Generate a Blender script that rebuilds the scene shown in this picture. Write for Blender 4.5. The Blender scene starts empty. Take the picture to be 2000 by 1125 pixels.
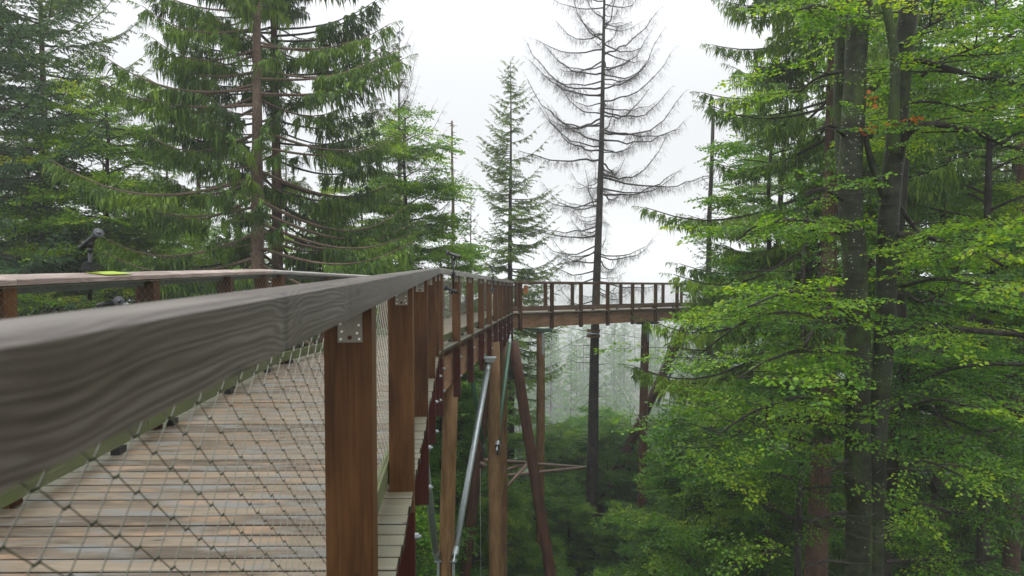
import bpy, math, random
import numpy as np
from mathutils import Vector, Matrix
random.seed(7)
RNG = np.random.default_rng(11)
scene = bpy.context.scene
C = scene.collection
E = 16.0                                   # eye height above z = 0
F = 1333.0; PITCH = math.atan(52.5/F)      # 24 mm lens, looking slightly down

# ------------------------------------------------------------ camera
cd = bpy.data.cameras.new('camera'); cam = bpy.data.objects.new('camera', cd); C.objects.link(cam)
cam.location = (0, 0, E); cam.rotation_euler = (math.pi/2 - PITCH, 0, 0)
cd.lens = 24.0; cd.sensor_width = 36.0; cd.clip_start = 0.05; cd.clip_end = 5000
cd.dof.use_dof = True; cd.dof.focus_distance = 9.0; cd.dof.aperture_fstop = 6.3
scene.camera = cam
# ------------------------------------------------------------ world: overcast
SUN_EL, SUN_AZ = math.radians(48), math.radians(-50)
world = bpy.data.worlds.new('World'); scene.world = world; world.use_nodes = True
nt = world.node_tree; nt.nodes.clear()
def wn(t): return nt.nodes.new(t)
out = wn('ShaderNodeOutputWorld'); mixs = wn('ShaderNodeMixShader')
sky = wn('ShaderNodeTexSky'); sky.sky_type = 'NISHITA'; sky.sun_disc = False
sky.sun_elevation = SUN_EL; sky.sun_rotation = SUN_AZ
bgs = wn('ShaderNodeBackground'); bgs.inputs['Strength'].default_value = 0.10
bgc = wn('ShaderNodeBackground')
tc = wn('ShaderNodeTexCoord'); sep = wn('ShaderNodeSeparateXYZ'); mx = wn('ShaderNodeMath'); mx.operation = 'MAXIMUM'; mx.inputs[1].default_value = 0
pw = wn('ShaderNodeMath'); pw.operation = 'POWER'; pw.inputs[1].default_value = 2.4
ma = wn('ShaderNodeMath'); ma.operation = 'MULTIPLY_ADD'; ma.inputs[1].default_value = 3.9; ma.inputs[2].default_value = 0.815
nz = wn('ShaderNodeTexNoise'); nz.inputs['Scale'].default_value = 1.6; nz.inputs['Detail'].default_value = 3
mr = wn('ShaderNodeMapRange'); mr.inputs[3].default_value = 0.93; mr.inputs[4].default_value = 1.07
mm = wn('ShaderNodeMath'); mm.operation = 'MULTIPLY'
nt.links.new(tc.outputs['Generated'], sep.inputs[0]); nt.links.new(sep.outputs['Z'], mx.inputs[0]); nt.links.new(mx.outputs[0], pw.inputs[0]); nt.links.new(pw.outputs[0], ma.inputs[0])
nt.links.new(tc.outputs['Generated'], nz.inputs['Vector']); nt.links.new(nz.outputs[0], mr.inputs[0])
nt.links.new(ma.outputs[0], mm.inputs[0]); nt.links.new(mr.outputs[0], mm.inputs[1])
bgc.inputs['Color'].default_value = (0.955, 0.965, 0.985, 1); nt.links.new(mm.outputs[0], bgc.inputs['Strength'])
nt.links.new(sky.outputs[0], bgs.inputs['Color']); mixs.inputs[0].default_value = 0.93
nt.links.new(bgs.outputs[0], mixs.inputs[1]); nt.links.new(bgc.outputs[0], mixs.inputs[2]); nt.links.new(mixs.outputs[0], out.inputs['Surface'])
sl = bpy.data.lights.new('sun', 'SUN'); sl.energy = 1.2; sl.angle = math.radians(25); sl.color = (1, .97, .92)
so = bpy.data.objects.new('sun', sl); C.objects.link(so); so.location = (0, 0, 60)
sd = Vector((math.sin(SUN_AZ)*math.cos(SUN_EL), math.cos(SUN_AZ)*math.cos(SUN_EL), math.sin(SUN_EL)))
so.rotation_euler = sd.to_track_quat('Z', 'Y').to_euler()
vs = scene.view_settings; scene.display_settings.display_device = 'sRGB'
vs.view_transform = 'Standard'; vs.look = 'None'; vs.exposure = 0.05; vs.gamma = 1; vs.use_curve_mapping = False
cy = scene.cycles; cy.use_denoising = True; cy.max_bounces = 6; cy.diffuse_bounces = 3; cy.glossy_bounces = 2
cy.transmission_bounces = 4; cy.volume_bounces = 1; cy.sample_clamp_indirect = 4
scene.render.film_transparent = False

def at(u, v, y):
    """world point seen at photo pixel (u, v) at forward distance y"""
    cx, cyy = u-1000, -(v-562.5)
    wy = F*math.cos(PITCH) + cyy*math.sin(PITCH); wz = cyy*math.cos(PITCH) - F*math.sin(PITCH)
    return Vector((cx*y/wy, y, E + wz*y/wy))

# ------------------------------------------------------------ materials
def new_mat(name):
    m = bpy.data.materials.new(name); m.use_nodes = True
    n = m.node_tree; b = n.nodes['Principled BSDF']
    return m, n, b
def N(n, t, **kw):
    x = n.nodes.new(t)
    for k, v in kw.items(): setattr(x, k, v)
    return x
def L(n, a, b): n.links.new(a, b)
def math_(n, op, a, b=None, c=None):
    x = N(n, 'ShaderNodeMath', operation=op)
    for i, v in enumerate((a, b, c)):
        if v is None: continue
        if isinstance(v, (int, float)): x.inputs[i].default_value = v
        else: L(n, v, x.inputs[i])
    return x.outputs[0]
def noise(n, vec, scale, detail=3, rough=.55, sx=(1, 1, 1), off=None):
    mp = N(n, 'ShaderNodeMapping'); mp.inputs['Scale'].default_value = sx; L(n, vec, mp.inputs[0])
    if off is not None: L(n, off, mp.inputs['Location'])
    t = N(n, 'ShaderNodeTexNoise'); t.inputs['Scale'].default_value = scale; t.inputs['Detail'].default_value = detail; t.inputs['Roughness'].default_value = rough
    L(n, mp.outputs[0], t.inputs['Vector']); return t.outputs[0]
def ramp(n, fac, stops):
    r = N(n, 'ShaderNodeValToRGB'); e = r.color_ramp.elements
    while len(e) < len(stops): e.new(.5)
    for i, (p, c) in enumerate(stops): e[i].position = p; e[i].color = (*c, 1)
    L(n, fac, r.inputs[0]); return r.outputs[0]
def mixc(n, fac, a, b, mode='MIX'):
    x = N(n, 'ShaderNodeMix', data_type='RGBA', blend_type=mode)
    for i, v in ((0, fac), (6, a), (7, b)):
        if isinstance(v, (int, float)): x.inputs[i].default_value = v
        elif isinstance(v, tuple): x.inputs[i].default_value = (*v, 1)
        else: L(n, v, x.inputs[i])
    return x.outputs[2]
def bump(n, b, h, strength=.3, dist=.01):
    bp = N(n, 'ShaderNodeBump'); bp.inputs['Strength'].default_value = strength; bp.inputs['Distance'].default_value = dist
    L(n, h, bp.inputs['Height']); L(n, bp.outputs[0], b.inputs['Normal'])

def wood(name, dark, mid, light, period=.012, rough=.5, wav=.02, band=.45, moss=0.0, stain=None, knots=(), grain=1.0, objvar=.25, bumpk=.35, spec=.28, ends=False):
    """boards whose local X runs along the grain"""
    m, n, b = new_mat(name)
    tcn = N(n, 'ShaderNodeTexCoord'); oi = N(n, 'ShaderNodeObjectInfo')
    cmb = N(n, 'ShaderNodeCombineXYZ'); r10 = math_(n, 'MULTIPLY', oi.outputs['Random'], 37.0)
    for i in range(3): L(n, r10, cmb.inputs[i])
    va = N(n, 'ShaderNodeVectorMath', operation='ADD'); L(n, tcn.outputs['Object'], va.inputs[0]); L(n, cmb.outputs[0], va.inputs[1])
    vec = va.outputs[0]
    sp = N(n, 'ShaderNodeSeparateXYZ'); L(n, tcn.outputs['Object'], sp.inputs[0])
    w = noise(n, vec, 1.0, 2, .5, (2.2, 5, 5))
    v = math_(n, 'MULTIPLY_ADD', sp.outputs['Y'], .8, sp.outputs['Z'])
    v = math_(n, 'ADD', v, math_(n, 'MULTIPLY', w, wav*4))
    smudge = None
    for (x0, amp, s) in knots:
        d = math_(n, 'DIVIDE', math_(n, 'SUBTRACT', sp.outputs['X'], x0), s)
        g = math_(n, 'POWER', 2.718, math_(n, 'MULTIPLY', math_(n, 'MULTIPLY', d, d), -1))
        v = math_(n, 'ADD', v, math_(n, 'MULTIPLY', g, amp))
        if amp < .015: continue
        d2 = math_(n, 'DIVIDE', math_(n, 'SUBTRACT', sp.outputs['X'], x0), .011)
        g2 = math_(n, 'POWER', 2.718, math_(n, 'MULTIPLY', math_(n, 'MULTIPLY', d2, d2), -1))
        smudge = g2 if smudge is None else math_(n, 'ADD', smudge, g2)
    wob = noise(n, vec, 1.0, 3, .6, (1.2, 60, 60)); v = math_(n, 'ADD', v, math_(n, 'MULTIPLY', wob, period*2.2))
    s = math_(n, 'SINE', math_(n, 'MULTIPLY', v, 6.283/period))
    s = math_(n, 'MULTIPLY', s, math_(n, 'MULTIPLY_ADD', noise(n, vec, 1.0, 2, .5, (1.0, 25, 25)), 2.2, -.3))
    s = math_(n, 'MULTIPLY_ADD', s, .5, .5)
    fine = noise(n, vec, 1.0, 4, .65, (3*grain, 90*grain, 90*grain))
    big = noise(n, vec, 1.0, 3, .6, (1.6, 7, 7))
    f = math_(n, 'ADD', math_(n, 'MULTIPLY', s, band), math_(n, 'MULTIPLY', fine, .55))
    f = math_(n, 'ADD', f, math_(n, 'MULTIPLY', math_(n, 'SUBTRACT', big, .5), .9))
    f = math_(n, 'ADD', f, math_(n, 'MULTIPLY', math_(n, 'SUBTRACT', oi.outputs['Random'], .5), objvar))
    col = ramp(n, f, [(.12, dark), (.45, mid), (.85, light)])
    if stain:
        st = noise(n, vec, 1.0, 3, .6, (2.5, 9, 9))
        stf = ramp(n, st, [(.50, (0, 0, 0)), (.64, (1, 1, 1))])
        col = mixc(n, stf, col, stain[0])
        vb = N(n, 'ShaderNodeVectorMath', operation='ADD'); L(n, vec, vb.inputs[0]); vb.inputs[1].default_value = (5, 3, 9)
        st2 = noise(n, vb.outputs[0], 1.0, 3, .6, (2.0, 8, 8))
        col = mixc(n, ramp(n, st2, [(.54, (0, 0, 0)), (.70, (1, 1, 1))]), col, stain[1])
    if smudge is not None:
        col = mixc(n, math_(n, 'MULTIPLY', smudge, .55), col, tuple(x*.35 for x in dark))
    if moss:
        ms = noise(n, vec, 6, 4, .6, (.6, 1, 1))
        col = mixc(n, ramp(n, ms, [(.62-moss*.3, (0, 0, 0)), (.78-moss*.2, (.8, .8, .8))]), col, (.075, .10, .028))
    if ends:                                   # untrodden board ends outside the mesh have gone grey-green
        gx = N(n, 'ShaderNodeSeparateXYZ'); L(n, tcn.outputs['Generated'], gx.inputs[0])
        em = math_(n, 'MULTIPLY', math_(n, 'ABSOLUTE', math_(n, 'SUBTRACT', gx.outputs['X'], .5)), 2.0)
        em = math_(n, 'ADD', em, math_(n, 'MULTIPLY', math_(n, 'SUBTRACT', big, .5), .12))
        col = mixc(n, ramp(n, em, [(.80, (0,)*3), (.90, (.8,)*3)]), col, mixc(n, fine, (.06, .06, .038), (.17, .17, .12)))
    # small knots
    vo = N(n, 'ShaderNodeTexVoronoi'); vo.inputs['Scale'].default_value = 1.0
    mp = N(n, 'ShaderNodeMapping'); mp.inputs['Scale'].default_value = (2.6, 9, 9); L(n, vec, mp.inputs[0]); L(n, mp.outputs[0], vo.inputs['Vector'])
    col = mixc(n, ramp(n, vo.outputs['Distance'], [(.06, (.75,)*3), (.12, (0,)*3)]), col, tuple(x*.45 for x in dark))
    L(n, col, b.inputs['Base Color']); b.inputs['Specular IOR Level'].default_value = spec
    rr = N(n, 'ShaderNodeMapRange'); rr.inputs[3].default_value = rough-.1; rr.inputs[4].default_value = rough+.15; L(n, big, rr.inputs[0]); L(n, rr.outputs[0], b.inputs['Roughness'])
    bump(n, b, math_(n, 'ADD', math_(n, 'MULTIPLY', s, .5*band), math_(n, 'MULTIPLY', fine, .6)), bumpk, .004)
    return m

M = {}
def A(x): return x - 0.0
M['rail_near'] = wood('weathered_rail_wood', (.024, .017, .012), (.064, .050, .041), (.155, .138, .120), period=.0088, wav=.009, band=.30, rough=.40, spec=.45, objvar=.05,
                      knots=((2.96, .020, .07), (3.54, .020, .07), (2.42, .012, .08)))
M['rail'] = wood('grey_rail_wood', (.12, .11, .10), (.24, .225, .205), (.38, .36, .33), period=.02, wav=.02, band=.3, rough=.55)
M['rail_pink'] = wood('warm_rail_wood', (.13, .095, .08), (.27, .215, .185), (.40, .35, .31), period=.02, wav=.02, band=.25, rough=.5)
M['rail_brown'] = wood('brown_rail_wood', (.05, .028, .018), (.12, .070, .046), (.20, .135, .10), period=.02, band=.25, rough=.5)
M['post'] = wood('brown_post_wood', (.030, .011, .003), (.090, .038, .011), (.155, .078, .026), period=.06, wav=.06, band=.13, rough=.5, objvar=.18)
M['post_red'] = wood('dark_red_wood', (.030, .005, .003), (.060, .010, .006), (.095, .018, .010), period=.05, band=.15, rough=.5)
M['girder'] = wood('girder_wood', (.10, .048, .024), (.27, .145, .080), (.38, .235, .15), period=.05, wav=.03, band=.25, rough=.6)
M['plank'] = wood('deck_plank_wood', (.060, .046, .031), (.142, .112, .076), (.215, .180, .128), period=.03, wav=.03, band=.16, rough=.38, objvar=.36,
                  stain=((.13, .13, .12), (.21, .14, .085)), ends=True)
M['plank_side'] = wood('shaded_plank_side', (.018, .013, .009), (.04, .03, .021), (.07, .055, .04), band=.1, moss=.15)  # damp plank sides, with the shade of the gaps put into the colour
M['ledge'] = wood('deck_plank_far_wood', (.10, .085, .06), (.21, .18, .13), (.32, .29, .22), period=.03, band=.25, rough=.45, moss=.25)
M['toe'] = wood('mossy_toe_board_wood', (.035, .036, .020), (.075, .08, .042), (.14, .145, .08), period=.02, band=.3, rough=.55, moss=.75)
M['log'] = wood('peeled_log_wood', (.055, .027, .010), (.155, .084, .032), (.25, .150, .070), period=.07, wav=.04, band=.2, rough=.6, objvar=.35)
M['log_red'] = wood('reddish_log_wood', (.035, .013, .007), (.085, .034, .018), (.150, .068, .038), period=.07, wav=.04, band=.2, rough=.6)

def plain(name, col, rough=.5, metal=0.0, nscale=8, var=.25, bk=.1):
    m, n, b = new_mat(name)
    tcn = N(n, 'ShaderNodeTexCoord'); f = noise(n, tcn.outputs['Object'], nscale, 4)
    c = mixc(n, f, tuple(x*(1-var) for x in col), tuple(min(1, x*(1+var)) for x in col)); L(n, c, b.inputs['Base Color'])
    b.inputs['Roughness'].default_value = rough; b.inputs['Metallic'].default_value = metal
    bump(n, b, f, bk, .003); return m
M['galv'] = plain('galvanised_steel', (.30, .34, .345), .45, .75, 14, .3)
M['wire'] = plain('stainless_wire', (.20, .205, .17), .36, .95, 30, .15)
M['green_steel'] = plain('green_painted_steel', (.035, .10, .055), .4, .1, 10, .3)
M['grey_green'] = plain('grey_green_wood', (.10, .12, .10), .6, 0, 8, .3)
M['brown_tube'] = plain('brown_tube_steel', (.19, .125, .095), .5, .3, 6, .3)
M['black'] = plain('black_painted_metal', (.008, .009, .010), .45, .0, 10, .2)
M['plate'] = plain('zinc_nail_plate', (.22, .20, .165), .5, .6, 12, .35)
M['nail'] = plain('bright_nail', (.8, .8, .75), .3, .8)
M['hole'] = plain('rusty_hole', (.05, .012, .006), .8)
M['glass'] = plain('dark_lens_glass', (.02, .02, .025), .08)
M['box_orange'] = plain('orange_brown_wood', (.36, .14, .03), .6)

def bark(name, dark, mid, light, spots=None, sx=(1, 1, .25), vs=18, rough=.75, bk=.6, moss=0):
    m, n, b = new_mat(name)
    tcn = N(n, 'ShaderNodeTexCoord'); vec = tcn.outputs['Object']
    f1 = noise(n, vec, vs, 5, .6, sx); f2 = noise(n, vec, 1.5, 4, .6)
    f = math_(n, 'ADD', math_(n, 'MULTIPLY', f1, .6), math_(n, 'MULTIPLY', f2, .5))
    col = ramp(n, f, [(.35, dark), (.52, mid), (.72, light)])
    if moss:
        mo = noise(n, vec, 2.2, 5, .7, (1, 1, .5)); col = mixc(n, ramp(n, mo, [(.60-moss*.25, (0,)*3), (.75-moss*.25, (.85,)*3)]), col, (.055, .085, .018))
    if spots:
        vo = N(n, 'ShaderNodeTexVoronoi'); vo.inputs['Scale'].default_value = spots; L(n, vec, vo.inputs['Vector'])
        thr = noise(n, vec, 2.5, 3)
        rr = math_(n, 'ADD', vo.outputs['Distance'], math_(n, 'MULTIPLY', math_(n, 'SUBTRACT', .62, thr), .9))
        col = mixc(n, ramp(n, rr, [(.15, (.85,)*3), (.24, (0,)*3)]), col, (.33, .37, .27))
    L(n, col, b.inputs['Base Color']); b.inputs['Roughness'].default_value = rough; b.inputs['Specular IOR Level'].default_value = .18
    bump(n, b, f1, bk, .02); return m
M['bark_spruce'] = bark('spruce_bark', (.045, .028, .020), (.115, .078, .055), (.20, .145, .105), vs=16, sx=(1.6, 1.6, .6))
M['bark_brown'] = bark('red_brown_spruce_bark', (.035, .018, .012), (.085, .048, .033), (.14, .088, .062), vs=14, sx=(1.6, 1.6, .5))
M['bark_dark'] = bark('dark_wet_bark', (.010, .008, .006), (.024, .020, .016), (.065, .06, .05), vs=12)
M['bark_beech'] = bark('beech_bark', (.008, .009, .005), (.021, .024, .013), (.048, .056, .036), spots=16, vs=7, sx=(.7, .7, 1.6), rough=.55, bk=.25, moss=.35)
M['bark_beech_moss'] = bark('mossy_beech_bark', (.014, .02, .009), (.034, .045, .022), (.07, .09, .05), spots=16, vs=20, sx=(1, 1, 1), moss=.7)
M['twig'] = plain('dark_twig', (.028, .022, .016), .7)
M['dead_twig'] = plain('dead_twig', (.042, .030, .024), .8)

def leafmat(name, cols, rough=.42, trans=.45, clump=.55):
    """foliage: colour varies per leaf and per clump; light passes through"""
    m = bpy.data.materials.new(name); m.use_nodes = True; n = m.node_tree; n.nodes.clear()
    o = N(n, 'ShaderNodeOutputMaterial'); b = N(n, 'ShaderNodeBsdfPrincipled'); t = N(n, 'ShaderNodeBsdfTranslucent'); mxs = N(n, 'ShaderNodeMixShader')
    g = N(n, 'ShaderNodeNewGeometry'); tcn = N(n, 'ShaderNodeTexCoord'); oi = N(n, 'ShaderNodeObjectInfo')
    f = noise(n, tcn.outputs['Object'], clump, 3, .6)
    f = math_(n, 'ADD', math_(n, 'MULTIPLY', math_(n, 'SUBTRACT', f, .5), 1.7), math_(n, 'MULTIPLY_ADD', g.outputs['Random Per Island'], .42, .29))
    f = math_(n, 'ADD', f, math_(n, 'MULTIPLY', math_(n, 'SUBTRACT', oi.outputs['Random'], .5), .25))
    c = ramp(n, f, [(i/(len(cols)-1)*.9+.05, cc) for i, cc in enumerate(cols)])
    L(n, c, b.inputs['Base Color']); b.inputs['Roughness'].default_value = rough; b.inputs['Specular IOR Level'].default_value = .3
    c2 = mixc(n, 1.0, c, (1.75, 1.6, .35), 'MULTIPLY'); L(n, c2, t.inputs['Color'])
    mxs.inputs[0].default_value = trans; L(n, b.outputs[0], mxs.inputs[1]); L(n, t.outputs[0], mxs.inputs[2]); L(n, mxs.outputs[0], o.inputs['Surface'])
    return m
M['leaf_bright'] = leafmat('yellow_green_beech_leaves', [(.028, .09, .007), (.065, .17, .009), (.13, .27, .011), (.24, .37, .015), (.38, .41, .028)])
M['leaf_green'] = leafmat('green_beech_leaves', [(.015, .062, .008), (.036, .122, .010), (.07, .19, .012), (.13, .27, .013), (.23, .33, .02)])
M['leaf_dark'] = leafmat('deep_green_beech_leaves', [(.020, .08, .014), (.045, .145, .017), (.085, .215, .021), (.14, .29, .026)], rough=.36)
M['leaf_orange'] = leafmat('orange_dry_leaves', [(.38, .09, .015), (.50, .16, .02)], trans=.3)
M['needle'] = leafmat('spruce_needles', [(.014, .028, .009), (.028, .062, .013), (.055, .118, .016), (.105, .195, .018), (.17, .27, .024)], trans=.30, rough=.6, clump=.7)
M['needle_cool'] = leafmat('bluish_spruce_needles', [(.014, .036, .016), (.030, .078, .028), (.055, .125, .036), (.095, .18, .040)], trans=.22, rough=.55, clump=.6)
M['needle_brown'] = leafmat('browning_spruce_needles', [(.022, .036, .014), (.042, .066, .022), (.07, .085, .03), (.095, .075, .035), (.06, .10, .025)], trans=.2, rough=.6, clump=.35)
M['needle_far'] = leafmat('far_spruce_needles', [(.055, .14, .035), (.09, .22, .045), (.14, .31, .06)], trans=.15, rough=.6, clump=.2)  # valley mist and open-sky brightness painted into these paler needles

# ------------------------------------------------------------ object helpers
def tag(o, label=None, cat=None, group=None, kind=None):
    if label: o['label'] = label
    if cat: o['category'] = cat
    if group: o['group'] = group
    if kind: o['kind'] = kind
    return o
def empty(name, loc, label=None, cat=None, group=None, kind=None):
    o = bpy.data.objects.new(name, None); C.objects.link(o); o.location = loc; o.empty_display_size = .3
    return tag(o, label, cat, group, kind)
def link(name, me, parent=None, mat=None, loc=None, world=True):
    """add an object; a child keeps world coordinates when world=True"""
    o = bpy.data.objects.new(name, me); C.objects.link(o)
    if mat is not None and not me.materials:
        for mm_ in (mat if isinstance(mat, (list, tuple)) else [mat]): me.materials.append(mm_)
    if parent is not None:
        o.parent = parent
        if world:
            root = parent; t = Matrix.Identity(4); chain = []
            while root is not None: chain.append(root); root = root.parent
            w = Matrix.Identity(4)
            for r in reversed(chain): w = w @ r.matrix_parent_inverse @ r.matrix_basis
            o.matrix_parent_inverse = w.inverted()
    return o
def basis(o, mat4): o.matrix_basis = mat4
def copy_tree(o, parent=None):
    c = o.copy(); C.objects.link(c)
    if parent is not None: c.parent = parent
    for ch in list(o.children): copy_tree(ch, c)
    return c

class MB:
    def __init__(s): s.v = []; s.f = []; s.m = []
    def add(s, vs, fs, mi=0):
        b = len(s.v); s.v += [tuple(p) for p in vs]
        s.f += [tuple(i+b for i in f) for f in fs]; s.m += [mi]*len(fs)
    def box(s, x0, x1, y0, y1, z0, z1, mi=0):
        vs = [(x, y, z) for x in (x0, x1) for y in (y0, y1) for z in (z0, z1)]
        s.add(vs, [(0, 1, 3, 2), (4, 6, 7, 5), (0, 4, 5, 1), (2, 3, 7, 6), (0, 2, 6, 4), (1, 5, 7, 3)], mi)
    def tube(s, pts, rad, n=8, mi=0, caps=True, wob=0.0, seed=0):
        pts = [Vector(p) for p in pts]; k = len(pts)
        if isinstance(rad, (int, float)): rad = [rad]*k
        rnd = random.Random(seed)
        vs, fs = [], []
        d0 = (pts[-1]-pts[0]).normalized(); ref = Vector((0, 0, 1)) if abs(d0.z) < .8 else Vector((1, 0, 0))
        ph = [rnd.uniform(0, 6.28) for _ in range(4)]
        for i, p in enumerate(pts):
            d = (pts[min(i+1, k-1)]-pts[max(i-1, 0)]).normalized()
            a = d.cross(ref).normalized(); c = a.cross(d)
            for j in range(n):
                t = 2*math.pi*j/n; r = rad[i]
                if wob: r *= 1+wob*(math.sin(2*t+ph[0]+i*.35)*.5+math.sin(3*t+ph[1]-i*.5)*.4+math.sin(i*1.1+ph[2])*.3+rnd.uniform(-.3, .3))
                vs.append(p+a*(math.cos(t)*r)+c*(math.sin(t)*r))
        for i in range(k-1):
            for j in range(n):
                fs.append((i*n+j, i*n+(j+1) % n, (i+1)*n+(j+1) % n, (i+1)*n+j))
        if caps: fs.append(tuple(range(n))[::-1]); fs.append(tuple(range((k-1)*n, k*n)))
        s.add(vs, fs, mi)
    def disc(s, c, nrm, r, th, n=12, mi=0):
        c = Vector(c); nrm = Vector(nrm).normalized(); s.tube([c-nrm*th/2, c+nrm*th/2], r, n, mi)
    def prism(s, poly, x0, x1, mi=0, skew=None):
        """cross-section polygon [(y,z)] extruded along x; skew(y) shifts each end"""
        k = len(poly); e0 = (lambda y: 0) if skew is None else skew[0]; e1 = (lambda y: 0) if skew is None else skew[1]
        vs = [(x0+e0(y), y, z) for y, z in poly]+[(x1+e1(y), y, z) for y, z in poly]
        fs = [tuple(range(k))[::-1], tuple(range(k, 2*k))]+[(i, (i+1) % k, k+(i+1) % k, k+i) for i in range(k)]
        s.add(vs, fs, mi)
    def mesh(s, name, smooth=False):
        me = bpy.data.meshes.new(name); me.from_pydata(s.v, [], s.f)
        if any(s.m): me.polygons.foreach_set('material_index', s.m)
        if smooth: me.polygons.foreach_set('use_smooth', [True]*len(s.f))
        me.update(); return me
    def build(s, name, mat, parent=None, smooth=False):
        return link(name, s.mesh(name, smooth), parent, mat)

def frame(p0, p1, up=Vector((0, 0, 1))):
    """X along p0->p1, Y to the left of travel, Z up"""
    p0 = Vector(p0); p1 = Vector(p1)
    x = (p1-p0).normalized(); y = up.cross(x).normalized(); z = x.cross(y)
    m = Matrix((x, y, z)).transposed().to_4x4(); m.translation = p0; return m

def log_obj(name, p0, p1, r0, r1, mat, parent, n=14, seed=0, bend=.0):
    """round timber with its own local X along its axis"""
    p0, p1 = Vector(p0), Vector(p1); ln = (p1-p0).length; b = MB(); k = max(4, int(ln/1.2)); rr = random.Random(seed)
    pts = [Vector((ln*i/k, bend*math.sin(math.pi*i/k)+rr.uniform(-.01, .01), rr.uniform(-.01, .01))) for i in range(k+1)]
    b.tube(pts, [r0+(r1-r0)*i/k for i in range(k+1)], n, 0, True, .035, seed)
    o = b.build(name, mat, parent, True)
    up = Vector((0, 0, 1)) if abs((p1-p0).normalized().z) < .95 else Vector((0, 1, 0))
    o.matrix_basis = frame(p0, p1, up); return o

# ------------------------------------------------------------ numpy foliage
def quad_mesh(name, V, mats, midx):
    """V: (n,4,3) quads"""
    n = len(V); me = bpy.data.meshes.new(name)
    me.vertices.add(n*4); me.vertices.foreach_set('co', np.ascontiguousarray(V, dtype=np.float32).ravel())
    me.loops.add(n*4); me.loops.foreach_set('vertex_index', np.arange(n*4, dtype=np.int32))
    me.polygons.add(n); me.polygons.foreach_set('loop_start', np.arange(0, n*4, 4, dtype=np.int32))
    me.polygons.foreach_set('material_index', midx.astype(np.int32))
    me.update(calc_edges=True)
    for m in mats: me.materials.append(m)
    return me
def unit(v): return v/np.maximum(np.linalg.norm(v, axis=-1, keepdims=True), 1e-9)
def leaves(P, D, size, tilt=.5, w=.33, rng=RNG, up=(0, 0, 1)):
    n = len(P); D = unit(D); up = np.array(up, float)+rng.normal(0, tilt, (n, 3)); c = unit(np.cross(up, D)); s = size[:, None]
    return np.stack([P, P+D*s*.5+c*s*w, P+D*s, P+D*s*.5-c*s*w], 1)
def ribbon(P0, P1, w, rng=RNG):
    n = len(P0); d = unit(P1-P0); c = unit(np.cross(d, rng.normal(0, 1, (n, 3))))
    w = np.broadcast_to(np.asarray(w, float), (n,))[:, None]
    return np.stack([P0+c*w, P1+c*w*.4, P1-c*w*.4, P0-c*w], 1)
def beech_spray(rng, size=.07, gap=.05):
    """flat spray ~0.9 m long along +X: leafy side twigs; returns quads, material index"""
    P, D, T0, T1 = [], [], [], []
    ln = .9
    def z(x, y): return -.10*x*x-.25*y*y
    for i in range(11):
        x = .06+i*.08; side = 1 if i % 2 else -1; tl = (.40*math.sin(min(1, (x+.15)/.5)*1.57)*(1-.62*x/ln))*rng.uniform(.7, 1.15); ang = side*rng.uniform(.75, 1.05)
        dx, dy = math.cos(ang), math.sin(ang); T0.append((x, 0, z(x, 0))); T1.append((x+dx*tl, dy*tl, z(x, dy*tl)))
        for j in range(int(tl/gap)+1):
            t = min(tl, j*gap+.02); sd = 1 if j % 2 else -1; a2 = ang+sd*rng.uniform(.4, .9)
            px_, py_ = x+dx*t, dy*t
            P.append((px_, py_, z(px_, py_)+rng.normal(0, .012))); D.append((math.cos(a2), math.sin(a2), rng.normal(-.22, .2)))
    for i in range(6):
        x = ln-.3+i*.055; a = (1 if i % 2 else -1)*.6; P.append((x, 0, z(x, 0))); D.append((math.cos(a), math.sin(a), -.2))
    P, D = np.array(P), np.array(D)
    lv = leaves(P, D, size*rng.uniform(.65, 1.2, len(P)), .6, .36, rng)
    T0.append((0, 0, 0)); T1.append((ln*.9, 0, z(ln*.9, 0)))
    rb = ribbon(np.array(T0), np.array(T1), .0035, rng)
    return np.concatenate([lv, rb]), np.concatenate([np.zeros(len(lv)), np.ones(len(rb))])
def strip(P0, D, ln, w, rng, segs=3, curl=0.0):
    """twig clothed in needles: one tapering blade, slightly bent down"""
    n = len(P0); D = unit(D); c = unit(np.cross(D, rng.normal(0, 1, (n, 3)))); ln = ln[:, None]; w = w*rng.uniform(.7, 1.35, (n, 1))
    end = P0+D*ln+np.array([0, 0, -curl])*ln*.6+rng.normal(0, .04, (n, 3))*ln; mid = P0*.6+end*.4
    return np.stack([P0, mid+c*w, end, mid-c*w], 1)
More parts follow.
